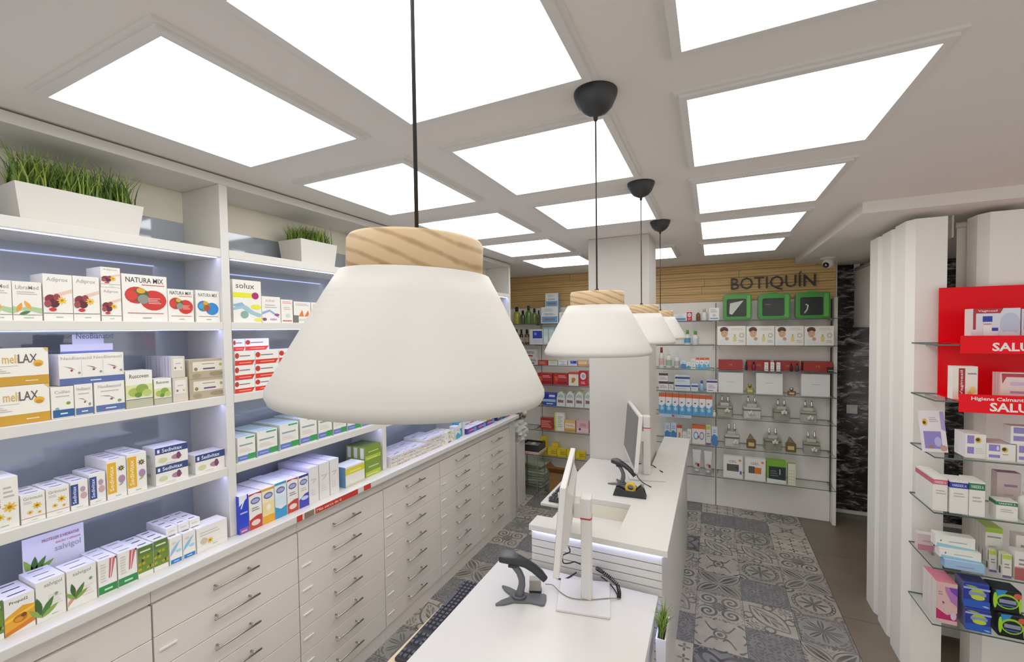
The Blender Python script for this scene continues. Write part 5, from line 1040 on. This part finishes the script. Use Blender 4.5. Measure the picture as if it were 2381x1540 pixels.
# --- third shelf
bottle('tall white bottle with a red cap', 1531, 1544, 808, b2_, WP, mat('red_cap', '#a83a3a', .4), 'cap', lblc=pc('#d8b0b0'))
bottle('white pump bottle with green label', 1547, 1562, 816, b2_, WP, WP, 'pump', lblc=pc('#9ab8a0'))
bottle('white pump bottle with grey label', 1567, 1581, 820, b2_, WP, WP, 'pump', lblc=pc('#b8bab8'))
ybox('bluespray', 1583, 1595, 838, b2_, 'small blue carton beside the white pump bottles', d=.04)
ybox('teal', 1596, 1606, 842, b2_, 'small pale teal carton on the third glass shelf', d=.04)
ybox('whiteprint', 1607, 1617, 835, b2_, 'narrow white carton on the third glass shelf', d=.04)
for ua, ub in ((1618, 1626), (1627, 1638), (1639, 1649)):
    ybox('bluehead', ua, ub, 832, b2_, 'small blue and red carton in a row of three', d=.05, gr='small blue and red cartons')
for ua, ub, vt in ((1671, 1727, 838), (1737, 1792, 839), (1803, 1860, 840.5), (1868, 1937, 842)):
    ybox('redbox', ua, ub, vt, b2_, 'flat dark red gift box with gold emblem', d=.13, yf=4.92, gr='dark red gift boxes')
for u in (1782, 1796, 1810): ybox('whiteprint', u-4.5, u+4.5, 843, b2_, 'slim white carton in front of the red gift boxes', d=.02, yf=4.84, gr='slim white cartons by the red gift boxes')
NP = mat('polish_dark', '#2a1430', .2); NP2 = mat('polish_magenta', '#7a1a4a', .2)
bottle('dark nail polish bottle at the gap between red gift boxes', 1732, 1738.5, 842, b2_, NP, BLK, 'cap', yf=4.85)
bottle('magenta nail polish bottle with black cap', 1748, 1758, 842, b2_, NP2, BLK, 'cap', yf=4.85)
bottle('dark violet polish bottle on the third glass shelf', 1837, 1844, 845, b2_, NP, BLK, 'cap', yf=4.85)
bottle('dark teal polish bottle on the third glass shelf', 1850, 1858, 845, b2_, mat('polish_teal', '#2a4a50', .2), BLK, 'cap', yf=4.85)
q = hit(1932, 866, 1, 4.84)
single(MB().box((-.022, -.015, 0), (.022, .015, .045), BLK).box((-.02, -.0155, .012), (.02, -.0151, .022), pc('#8a8a8a')), 'price_tag', 'small black tag standing before the last red gift box', 'tag', (q.x, 4.86, b2_+.0006))
# --- fourth shelf
t_ = ybox('browntop', 1532, 1554, 887, b3, 'dark topped pale carton under its twin', d=.05)
ybox('browntop', 1532, 1553, 868, t_, 'dark topped pale carton on top of its twin', d=.05)
ybox('browntop', 1555, 1566, 888, b3, 'narrow dark topped carton beside the stacked pair', d=.05)
t_ = ybox('bluestripe', 1569, 1605, 893, b3, 'pale carton with violet stripe at the stack bottom', d=.06)
ybox('bluestripe', 1569, 1604, 873, t_, 'pale carton with violet stripe on the stack', d=.06)
ybox('bluestripe', 1607, 1623, 893, b3, 'narrow pale carton with violet stripe', d=.05)
bottle('small pale blue bottle beside the violet stripe cartons', 1625, 1638, 886, b3, mat('pale_blue_bottle', '#9fc0d8', .3), mat('blue_cap', '#4a62b0', .4), 'cap')
ybox('purpleprint', 1643, 1668, 884, b3, 'white and violet carton by the slotted rail', d=.05)
for ua, ub, vt in ((1670, 1728, 867), (1758, 1820, 868.5), (1863, 1930, 871)):
    ybox('whitebig', ua, ub, vt, b3, 'plain white square gift box with tiny lettering', d=.1, yf=4.88, gr='plain white gift boxes')
def perfume(ua, ub, vt, zb, col, lb, gr=None, yf=4.87, tilt=False):
    xa, xb = hit(ua, vt+12, 1, yf).x, hit(ub, vt+12, 1, yf).x; w = (xb-xa)/2; h = hit((ua+ub)/2, vt, 1, yf).z-zb-.001
    t = thing('perfume_bottle', lb, 'perfume', ((xa+xb)/2, yf+.025, zb+.0006), gr)
    g = glassy('perfume_'+col.lstrip('#'), col, .08)
    part(MB().prism([(-w, -.02), (w, -.02), (w, .02), (-w, .02)], 0, h*.58, g), 'flask', t, bev=.006, local=True)
    if tilt: part(MB().add([(-w*.8, -.014, h*.585), (w*.8, -.014, h*.585), (w*.8, .014, h*.585), (-w*.8, .014, h*.585), (-w*.25, -.008, h), (w*.1, -.008, h*.9), (w*.1, .008, h*.9), (-w*.25, .008, h)], [(0, 1, 5, 4), (1, 2, 6, 5), (2, 3, 7, 6), (3, 0, 4, 7), (4, 5, 6, 7), (3, 2, 1, 0)], g), 'stopper', t, bev=.003, local=True)
    else: part(MB().lathe([(0, h*.585), (w*.3, h*.585), (w*.3, h*.68), (w*.55, h*.70), (w*.5, h), (0, h)], STEEL if col == '#7a5526' else g, seg=16), 'stopper', t, local=True)
    part(MB().box((-w*.6, -.0212, h*.15), (w*.6, -.0206, h*.4), pc('#cdbb86')), 'label_patch', t, local=True)
    return t
perfume(1735, 1753, 894, b3, '#9a8a2a', 'yellow green perfume flask between white gift boxes')
perfume(1832, 1851, 903, b3, '#7a5526', 'brown perfume flask between white gift boxes')
# --- fifth shelf
for k in range(8):
    ua = 1532+k*15.6
    ybox('bluehead', ua, ua+15, 913+k*.9, b4, 'tall blue and white carton with orange top edge', n=2, d=.05, gr='row of blue cartons with orange top')
bottle('tiny white bottle beside the blue cartons with orange top', 1657, 1665, 955, b4, WP, WP, 'cap', yf=4.85)
a, c = hit(1532, 968, 1, 4.807), hit(1608, 968, 1, 4.807)
single(MB().box((a.x, 4.8055, b4-.024), (c.x, 4.8085, b4+.004), pc('#b9cfe6')).text('ISDIN', (c.x-.17, 4.8052, b4-.016), (1, 0, 0), (0, 0, 1), .09, .012, pc('#5a6a9a')).box((a.x+.13, 4.805, b4-.02), (a.x+.155, 4.8054, b4), pc('#a85a4a')), 'shelf_strip', 'pale blue strip along the glass edge under the blue cartons', 'label')
def gift(ua, ub, vt, zb, k):
    yf = 4.86; xa, xb = hit(ua, vt+25, 1, yf).x, hit(ub, vt+25, 1, yf).x; w = (xb-xa)/2*.97; h = hit((ua+ub)/2, vt, 1, yf).z-zb-.001; d = .05
    t = thing('gift_set', ('clear gift set under the white gift boxes, %s from the slotted rail' if k < 4 else 'clear gift set beside the slanted amber flasks, %s from the slotted rail') % ORD[k if k < 4 else k-4], 'gift set', ((xa+xb)/2, yf+d+.01, zb+.0006), 'wrapped gift sets on the glass shelves', R_((-6, 5, 2, -8, 4, 8, -4)[k]))
    tray = mat('gift_box_%d' % (k % 3), ('#b0aca0', '#d3d2cc', '#a29c90')[k % 3], .5, noise=.15, scale=40)
    part(MB().box((-w*.9, -d*.85, 0), (w*.9, d*.85, h*.5), tray), 'box', t, bev=.003, local=True)
    part(MB().box((-w*.91, -d*.865, h*.36), (w*.91, d*.865, h*.43), mat('ribbon_green', '#5f7450', .5)), 'ribbon', t, local=True)
    part(MB().box((-w*.55, -d*.4, h*.5+.0005), (w*.55, d*.5, h*.66), pc('#c9c7c0')), 'soap_block', t, bev=.006, local=True)
    for s in (-.35, .38):
        part(MB().lathe([(0, h*.665), (w*.16, h*.665), (w*.16, h*.82), (w*.09, h*.85), (w*.09, h), (0, h)], mat('silver_top', (.75, .75, .74), .2, metal=1), c=(w*s, 0, 0), seg=12, cap=False), 'bottle_top', t, local=True)
    bx = w*(.35, -.1, .3, .25, .45, .2, .3)[k]; bz = h*(.30, .25, .4, .22, .2, .38, .2)[k]
    bw = MB(); bc = pc('#d6d8d0')
    for an in (20, 160, 200, 340, 90):
        a = R_(an); pts = [(bx+math.cos(a)*.028*s_, -d*.9-.014*math.sin(math.pi*s_), bz+math.sin(a)*.028*s_) for s_ in (0, .35, .7, 1)]
        bw.sweep(pts, [(.003, .004), (.010, .005), (.011, .005), (.004, .003)], bc, up=(0, 1, 0))
    part(bw, 'bow', t, local=True)
    part(MB().add([(-w, -d, .001), (w, -d, .001), (w, d, .001), (-w, d, .001), (-w*.97, -d*.97, h*.55), (w*.97, -d*.97, h*.55), (w*.97, d*.97, h*.55), (-w*.97, d*.97, h*.55), (-w*.6, -d*.4, h*.8), (w*.6, -d*.4, h*.8), (w*.6, d*.4, h*.8), (-w*.6, d*.4, h*.8)],
         [(0, 1, 5, 4), (1, 2, 6, 5), (2, 3, 7, 6), (3, 0, 4, 7), (4, 5, 9, 8), (5, 6, 10, 9), (6, 7, 11, 10), (7, 4, 8, 11)], FILM), 'film_wrap', t, local=True)
    return t
for k, (ua, ub, vt, zb) in enumerate(((1666, 1706, 922, b4), (1726, 1771, 924, b4), (1797, 1839, 931, b4), (1861, 1904, 934, b4), (1683, 1721, 988, b5), (1776, 1819, 998, b5), (1868, 1911, 1006, b5))): gift(ua, ub, vt, zb, k)
# --- sixth shelf
for u in (1546, 1560): ybox('bluespray', u, u+12.5, 984, b5, 'upright blue and white carton behind the counter end', d=.04, gr='upright blue cartons behind the counter end')
ybox('creamfruit', 1574, 1586, 990, b5, 'small cream carton on the sixth glass shelf', d=.04)
ybox('teal', 1587, 1597, 1005, b5, 'low pale teal carton on the sixth glass shelf', d=.04)
ybox('whiteprint', 1598, 1607, 999, b5, 'small white printed carton on the sixth glass shelf', d=.04)
ybox('orangehead', 1609, 1640, 990, b5, 'pale carton with two round blue pictures and orange top', d=.06)
ybox('limesml', 1641.5, 1653, 990, b5, 'tall narrow pale carton beside the orange topped one', d=.04)
ybox('bluespray', 1655, 1668, 993, b5, 'tall white and blue carton by the slotted rail low down', d=.04)
perfume(1736, 1758, 1009, b5, '#6e5a2e', 'dark amber flask with slanted stopper between gift sets', 'slanted amber flasks', tilt=True)
perfume(1827, 1852, 1017, b5, '#6e5a2e', 'dark amber flask with slanted stopper between gift sets', 'slanted amber flasks', tilt=True)
# --- seventh shelf
for k, (ua, ub, vt) in enumerate(((1609, 1631, 1047), (1636, 1657, 1051))):
    yf = 4.87; xa, xb = hit(ua, vt+30, 1, yf).x, hit(ub, vt+30, 1, yf).x; w = (xb-xa)/2; h = hit((ua+ub)/2, vt, 1, yf).z-b6-.001
    t = thing('cream_tube', 'white cream tube with red berry print standing on its cap', 'tube', ((xa+xb)/2, yf+.03, b6+.0006), 'berry print cream tubes')
    ps = MB().sweep([(0, 0, h*(.16+.84*i/6)) for i in range(7)], [(w*(.78+.2*i/6), .026*(1-i/6.3)) for i in range(7)], WP, up=(0, -1, 0)); part(ps, 'tube_body', t, local=True)
    part(MB().lathe([(0, 0), (w*.62, 0), (w*.62, h*.155), (0, h*.155)], mat('clear_cap', (.55, .55, .55), .15), seg=18), 'cap', t, local=True)
    part(MB().add([(w*.1, -.0275, h*.28), (w*.55, -.0275, h*.28), (w*.55, -.0265, h*.42), (w*.1, -.0265, h*.42)], [(0, 1, 2, 3)], pc('#9a2a36')).add([(-w*.4, -.0275, h*.34), (w*.1, -.0275, h*.36), (w*.1, -.0265, h*.48), (-w*.4, -.0265, h*.44)], [(0, 1, 2, 3)], pc('#b9a58c')), 'print', t, local=True)
ybox('photoA', 1682, 1727, 1062, b6, 'white square carton with a dark photo panel', d=.06, yf=4.84)
ybox('photoB', 1732, 1780, 1067, b6, 'white square carton with an orange and grey photo panel', d=.06, yf=4.84)
ybox('greenbox', 1783, 1828, 1072, b6, 'green carton with a dark picture window', d=.08, yf=4.83)
ybox('dots', 1832, 1850, 1079, b6, 'narrow dotted pale green carton', d=.05, yf=4.83)
# --- left section
GB = {c: glassy('bottle_'+c.lstrip('#'), c) for c in ('#b5b23a', '#44603a', '#5f8a3c', '#6a7f3a', '#4a5a30', '#4a3a2a', '#6a4a34', '#2f3438')}
for ua, ub, vt, c, cp_, lb in ((1191, 1206, 714, '#b5b23a', BLK, 'yellow bottle with black cap beside the end upright'), (1208, 1219, 722, '#44603a', BLK, 'dark green bottle with black cap'), (1220, 1233, 711, '#5f8a3c', mat('green_cap', '#2f4a26', .4), 'mid green tall bottle with green cap'), (1235, 1246, 717, '#6a7f3a', BLK, 'olive green bottle with black cap'), (1248, 1255, 722, '#4a5a30', BLK, 'small dark olive bottle at the row end')):
    bottle(lb, ua, ub, vt, b0, GB[c], cp_, 'cap')
t_ = ybox('babyblue', 1258, 1298, 714, b0, 'white and blue carton under a smaller one', d=.08)
ybox('babyblue', 1268, 1298, 682, t_, 'smaller white and blue carton stacked above the oak edge', d=.07)
ybox('whiteprint', 1300, 1335, 726, b0, 'white printed carton beside the stacked blue ones', d=.05)
for ua, ub, c, lb in ((1194, 1204, '#4a3a2a', 'dark brown bottle on the second glass shelf'), (1206, 1215, '#2f3438', 'black bottle with white label'), (1217, 1229, '#6a4a34', 'reddish brown bottle on the second glass shelf')):
    bottle(lb, ua, ub, 766, b1_, GB[c], BLK, 'cap', lblc=pc('#a89a8a'))
ybox('bluewhite', 1231, 1262, 766, b1_, 'white carton with a strong blue square', d=.06)
for u in (1263, 1276, 1289): ybox('paleblue', u, u+12, 762, b1_, 'tall pale blue carton in a row of three', d=.04, gr='tall pale blue cartons')
t_ = ybox('greylabel', 1226, 1250, 832, b2_, 'grey labelled carton under another one', d=.06)
ybox('greylabel', 1222, 1246, 813, t_, 'grey labelled carton on another one', d=.06)
for i, (dn, lb) in enumerate((('redgrid', 'low dark red carton on the third glass shelf'), ('limetop', 'low pale carton with lime top on the third glass shelf'), ('whiteprint', 'low white carton on the third glass shelf by the pillar'), ('bluewhite', 'low carton with a blue square on the third glass shelf'), ('peach', 'low peach carton on the third glass shelf'))):
    ybox(dn, 1252+i*23, 1273+i*23, 838, b2_, lb, d=.06)
ybox('redtea', 1250, 1284, 868, b3, 'red carton with orange heart print', n=2, d=.05)
ybox('redtea', 1287, 1320, 868, b3, 'second red carton with orange heart print between red and cream', d=.06)
ybox('creamfruit', 1322, 1345, 866, b3, 'cream carton with fruit print and red top', d=.06)
ybox('redround', 1346, 1366, 863, b3, 'red carton with a pale disc beside the pillar', d=.06)
ybox('bluecard', 1262, 1292, 914, b4, 'blue banded carton next to the arched packs', d=.06)
for k in range(4):
    ua = 1294+k*21.5; yf = 4.86; xa, xb = hit(ua, 930, 1, yf).x, hit(ua+20, 930, 1, yf).x; w = (xb-xa)/2; h = hit(ua+10, 911, 1, yf).z-b4-.001
    pr = [(-w, 0), (w, 0), (w, h*.4)]+[(w*math.cos(R_(a)), h*.4+h*.6*math.sin(R_(a))) for a in range(15, 180, 15)]+[(-w, h*.4)]
    mm = MB().prism(pr, -.08, 0, pc('#d6dad6'), M=Matrix.Rotation(R_(90), 4, 'X') @ Matrix.Scale(1, 4))
    mm.add([(-w*.7, -.0004, h*.25), (w*.6, -.0004, h*.25), (w*.6, -.0004, h*.42), (-w*.7, -.0004, h*.45)], [(0, 1, 2, 3)], pc('#8a6a70')).add([(-w*.8, -.0004, h*.6), (w*.7, -.0004, h*.6), (w*.4, -.0004, h*.8), (-w*.4, -.0004, h*.8)], [(0, 1, 2, 3)], pc('#a9c0b4')).box((-w*.1, .01, h*.98), (w*.7, .07, h*1.03), pc('#a8b84a'))
    single(mm, 'arched_pack', 'pale arched pack with green top fold', 'pack', ((xa+xb)/2, yf, b4+.0006), group='arched packs on the glass shelf')
ybox('redgrid', 1257, 1284, 972, b5, 'red carton with pale lines beside the tall yellow edged one', d=.06)
ybox('yelwhite', 1290, 1312, 961, b5, 'tall white carton with a yellow edge', d=.05)
ybox('peach', 1313, 1338, 978, b5, 'peach and cream carton on the sixth glass shelf', d=.05)
ybox('pinkbox', 1340, 1369, 979, b5, 'pink carton with a dark berry beside the pillar', d=.06)
t_ = ybox('yelpack', 1257, 1271, 1035, b6, 'yellow carton under another yellow one', d=.06)
ybox('yelpack', 1257, 1270, 1017, t_, 'yellow carton stacked at the left end', d=.06)
t_ = ybox('yelpack', 1284, 1298, 1030, b6, 'tall yellow carton behind the low yellow row', d=.05, yf=4.93)
for i in range(4): ybox('yelpack', 1273+i*22, 1294+i*22, 1042+i*3, b6, 'low yellow carton in a row', d=.06, gr='row of low yellow cartons')
# ================================================================ ALCOVE CLUTTER
q = Vector((-2.03, 4.30, 0)); TH = .70
rk = thing('carton_tower', 'tall white printed carton standing past the end upright', 'carton', (q.x, q.y, 0))
part(MB().box((-.11, -.1, 0), (.11, .1, TH), pc('#e2ddd8')), 'body', rk, bev=.004, local=True)
pm_ = MB(); rr = random.Random(4)
for k in range(12):
    z = .05+k*.05; x0 = rr.uniform(-.04, .03); pm_.box((x0, -.1012, z), (x0+rr.uniform(.03, .07), -.1004, z+rr.uniform(.008, .03)), pc(rr.choice(('#6a6266', '#a07a78', '#8a8480', '#4a4448'))))
part(pm_, 'print', rk, local=True)
# wrapped bouquet bag on top
PL = mat('clear_plastic_bag', (.62, .63, .61), .12, noise=.3, scale=18, spec=.8)
bg = MB(); rr = random.Random(9); n1, n2 = 18, 9; vv = []; ff = []
for j in range(n2):
    f_ = j/(n2-1); r = .115*(.75+.35*math.sin(f_*2.6))*(1-.25*f_)
    for i in range(n1):
        a = 2*math.pi*i/n1; rj = r*(1+rr.uniform(-.22, .22)); vv.append((rj*math.cos(a), rj*math.sin(a), f_*.24))
for j in range(n2-1):
    for i in range(n1): k = (i+1) % n1; ff.append((j*n1+i, j*n1+k, (j+1)*n1+k, (j+1)*n1+i))
ff.append(list(range(n1))[::-1]); ff.append([(n2-1)*n1+i for i in range(n1)])
bt = thing('bouquet_bag', 'crumpled clear bag of dried flowers on the tall printed carton', 'bag', (q.x+.06, q.y, TH+.001))
part(MB().add(vv, ff, PL), 'bag', bt, local=True)
fl_ = MB()
for k in range(26):
    a = rr.uniform(0, 6.28); r = rr.uniform(.0, .13); z = .24+rr.uniform(-.03, .09); s = rr.uniform(.018, .036)
    fl_.lathe([(0, -s), (s*.7, -s*.7), (s, 0), (s*.6, s*.7), (0, s)], pc(rr.choice(('#7a7068', '#a39a8c', '#c9c4b8', '#3f3a38', '#5a5248'))), c=(r*math.cos(a), r*math.sin(a), z), seg=7, cap=False)
part(fl_, 'flower_heads', bt, local=True)
# dark tray with bags on the low glass shelf beside
q2 = hit(1240, 1040, 1, 4.62)
ty = thing('side_table', 'small pale table carrying the dark tray in the alcove', 'table', (q2.x, 4.62, 0))
tz_ = hit(1235, 1048, 1, 4.55).z
part(MB().box((q2.x-.15, 4.50, tz_-.03), (q2.x+.115, 4.76, tz_), pc('#cbb9ae')), 'table_top', ty, bev=.003)
for sx in (-.135, .09):
    for sy in (4.51, 4.73): part(MB().box((q2.x+sx, sy, 0), (q2.x+sx+.009, sy+.009, tz_-.0305), STEEL), 'leg', ty)
dt = thing('dark_tray', 'dark plastic tray filled with small packets', 'tray', (q2.x, 4.62, tz_+.0006))
TW = MB()
for a_, b_ in (((-.13, -.11, 0), (.11, .11, .008)), ((-.13, -.11, .008), (.11, -.1, .075)), ((-.13, .1, .008), (.11, .11, .075)), ((-.13, -.1, .008), (-.12, .1, .075)), ((.1, -.1, .008), (.11, .1, .075))): TW.box(a_, b_, DARK)
part(TW, 'tray', dt, local=True)
rr = random.Random(2)
for k in range(6):
    mm = MB().box((-.028, -.04, 0), (.028, .04, .05), pc(rr.choice(('#8f8c8c', '#b5b0aa', '#77737a', '#c9c2b2'))))
    single(mm, 'packet', 'small grey packet lying in the dark tray', 'packet', (q2.x-.075+.06*(k % 3), 4.575+.09*(k//3), tz_+.0095), 0, 'packets in the dark tray', bev=.008)
# stack of folded green-white bags on the floor
q3 = hit(1247, 1125, 2, 0)
rr = random.Random(8)
for k in range(9):
    pts = [(-.18+rr.uniform(-.02, .02), -.12+rr.uniform(-.02, .02)), (.17+rr.uniform(-.03, .03), -.13+rr.uniform(-.02, .02)), (.18+rr.uniform(-.03, .03), .12), (-.17+rr.uniform(-.02, .02), .12)]
    mm = MB().prism(pts, 0, .031, pc(('#aebaa6', '#98a892', '#bcc5b6')[k % 3]))
    single(mm, 'folded_bag', 'folded pale green bag in the floor stack', 'bag', (q3.x-.02+rr.uniform(-.01, .01), q3.y, k*.0325+.0005), rr.uniform(-.15, .15), 'stack of folded pale green bags', bev=.012)
q4 = hit(1296, 1133, 2, 0)
CB = mat('brown_cardboard', '#9a7448', .8, noise=.08, scale=15)
cbx = thing('cardboard_box', 'open brown cardboard box on the floor below the glass shelves', 'box', (q4.x+.17, 4.66, 0))
bxm = MB()
for a_, b_ in (((-.14, -.11, 0), (.14, .11, .005)), ((-.14, -.11, .005), (.14, -.105, .30)), ((-.14, .105, .005), (.14, .11, .30)), ((-.14, -.105, .005), (-.135, .105, .30)), ((.135, -.105, .005), (.14, .105, .30))): bxm.box(a_, b_, CB)
part(bxm, 'body', cbx, local=True)
part(MB().add([(-.14, -.108, .30), (.14, -.108, .30), (.13, -.17, .37), (-.13, -.17, .37)], [(0, 1, 2, 3), (3, 2, 1, 0)], CB), 'flap', cbx, local=True)
part(MB().add([(-.14, -.10, .30), (-.14, .10, .30), (-.2, .09, .36), (-.2, -.09, .36)], [(0, 1, 2, 3), (3, 2, 1, 0)], CB), 'flap', cbx, local=True)
# ================================================================ RIGHT DISPLAY PRODUCTS
YR = 2.80
RP = mat('glossy_red_board', (.88, .004, .014), .3, spec=.2)
zt = hit(2182, 670, 1, 3.03).z; xl = hit(2182, 800, 1, 3.03).x
pn = thing('red_display', 'glossy red product display with white capital lettering', 'display', (xl+.4, 3.03, RZ[1]))
part(MB().box((xl, 3.03, RZ[1]+.001), (1.9, 3.036, RZ[0]-.008), RP), 'back_board', pn)
part(MB().box((xl, 3.03, RZ[0]+.001), (1.9, 3.036, zt), RP), 'back_board', pn)
WT_ = pc('#f3ece8')
for zi, (ul, v0, v1) in enumerate(((2233, 781, 822), (2229, 916, 958))):
    p0_ = hit(ul, v1, 1, 2.768); p1_ = hit(ul, v0, 1, 2.768)
    s = part(MB().box((p0_.x, 2.766, p0_.z), (1.9, 2.769, p1_.z), RP), 'shelf_front', pn)
    tx = MB()
    if zi == 0:
        c = hit(2307, 817, 1, 2.766); tx.text('SALUD', (c.x, 2.7655, c.z), (1, 0, 0), (0, 0, 1), .172, .040, WT_, .03)
    else:
        c = hit(2258, 933, 1, 2.766); tx.text('Higiene Calmante', (c.x, 2.7655, c.z), (1, 0, 0), (0, 0, 1), .19, .022, WT_, .02)
        c = hit(2301, 957, 1, 2.766); tx.text('SALUD', (c.x, 2.7655, c.z), (1, 0, 0), (0, 0, 1), .178, .042, WT_, .03)
    part(tx, 'lettering', s)
    part(MB().box((p0_.x, 2.7695, RZ[zi]+.0004), (1.9, 3.0295, RZ[zi]+.0012), RP), 'tray', pn)
z0, z1, z2, z3, z4, z5 = RZ
e = .0014
for ua, ub in ((2258, 2373), (2376, 2490)): ybox('wipes', ua, ub, 717, z0+e, 'white and blue pack with red corner band', d=.06, yf=2.83, gr='packs with red corner band on the red display')
ybox('vertred', 2215, 2274, 852, z1+e, 'white carton with upright red lettering band', d=.05, yf=2.83)
for i in range(3): ybox('pinkline', 2312+i*7, 2430+i*7, 866+i*.5, z1+e, 'pale pink carton with red corner, one behind another', d=.018, yf=2.875-i*.022, gr='pale pink cartons on the red display')
# shelf 3
o = ybox('lilacCard', 2146, 2207, 958, z2, 'leaning white card with a lilac square and bee picture', d=.006, yf=2.86, name='leaning_card')
for ob in (bpy.data.objects['leaning_card'],): ob.rotation_euler = (R_(-9), R_(-3), 0); ob.location.z += .002; ob['category'] = 'card'
ybox('lilacA', 2245, 2293, 1010, z2, 'white carton with two lilac squares and a bee, block of three', n=3, d=.035, gr='lilac square cartons in a block', yf=2.81)
ybox('lilacB', 2295, 2362, 1033, z2, 'low white carton with lilac bars and a bee', n=2, d=.06, yf=2.80)
ybox('lilacB', 2365, 2430, 1036, z2, 'low lilac bar carton at the shelf end', d=.07, yf=2.80)
ybox('lilacA', 2350, 2430, 993, hit(2390, 1036, 1, 2.80).z, 'tall white lilac carton on the low one', d=.06, yf=2.805)
# shelf 4
ybox('bandP', 2169, 2204, 1112, z3, 'white carton with pink band', n=4, d=.05, yf=2.80)
ybox('bandB', 2209, 2252, 1119, z3, 'white carton with dark blue band', n=2, d=.05, yf=2.79)
ybox('bandG', 2254, 2291, 1121, z3, 'tall white carton with green band', n=2, d=.05, yf=2.785)
ybox('bandG', 2316, 2367, 1166, z3, 'low square carton with green band', d=.06, yf=2.785)
ybox('mauve', 2318, 2375, 1100, z3, 'mauve carton standing behind the low green banded one', d=.05, yf=2.90)
bottle('round white bottle at the right end of the fourth shelf', 2376, 2420, 1135, z3, WP, WP, 'cap', yf=2.80)
# shelf 5
ybox('pinkdim', 2134, 2171, 1243, z4, 'pink and white carton against the column', d=.04, yf=2.96)
t_ = ybox('bluepale', 2196, 2290, 1308, z4, 'pale blue carton at the bottom of the stack', d=.05, yf=2.79)
t2_ = ybox('bluelong', 2184, 2282, 1281, t_, 'long white carton in the middle of the stack', d=.05, yf=2.81)
ybox('bluelong', 2174, 2268, 1248, t2_, 'long white carton with a blue leaf on the stack top', d=.05, yf=2.83)
ybox('limetop', 2291, 2332, 1228, z4, 'tall pale carton with lime green top', n=4, d=.03, yf=2.87)
ybox('limesml', 2300, 2318, 1280, z4, 'small pale carton with lime band behind its twin', d=.03, yf=2.83)
ybox('limesml', 2331, 2353, 1290, z4, 'small pale carton with lime band in front', d=.035, yf=2.79)
ybox('rosewht', 2359, 2410, 1285, z4, 'white carton with rose foot', d=.05, yf=2.79)
ybox('rosewht', 2362, 2420, 1248, z4, 'taller white carton with rose foot behind the other', d=.05, yf=2.88)
# shelf 6
ybox('pinkpad', 2177, 2227, 1356, z5, 'pink and magenta carton of pads', n=3, d=.05, yf=2.795)
def pack(dn, ua, ub, vt, zb, lb, d=.09, gr=None, yf=2.785, rz=0):
    t = ybox(dn, ua, ub, vt, zb, lb, d=d, yf=yf, gr=gr, name='soft_pack', rz=rz)
    o = COL.objects[-1]; o['category'] = 'pack'; bevel(o, .008, 3); return t
t_ = pack('bluepack', 2244, 2306, 1416, z5, 'dark blue pack with lime oval at the stack bottom')
pack('bluepack', 2240, 2303, 1356, t_+.001, 'dark blue pack with lime oval on the stack')
t_ = pack('greenpack', 2320, 2388, 1430, z5, 'black pack with lime oval at the stack bottom')
pack('greenpack', 2308, 2378, 1373, t_+.001, 'black pack with lime oval on the stack top')
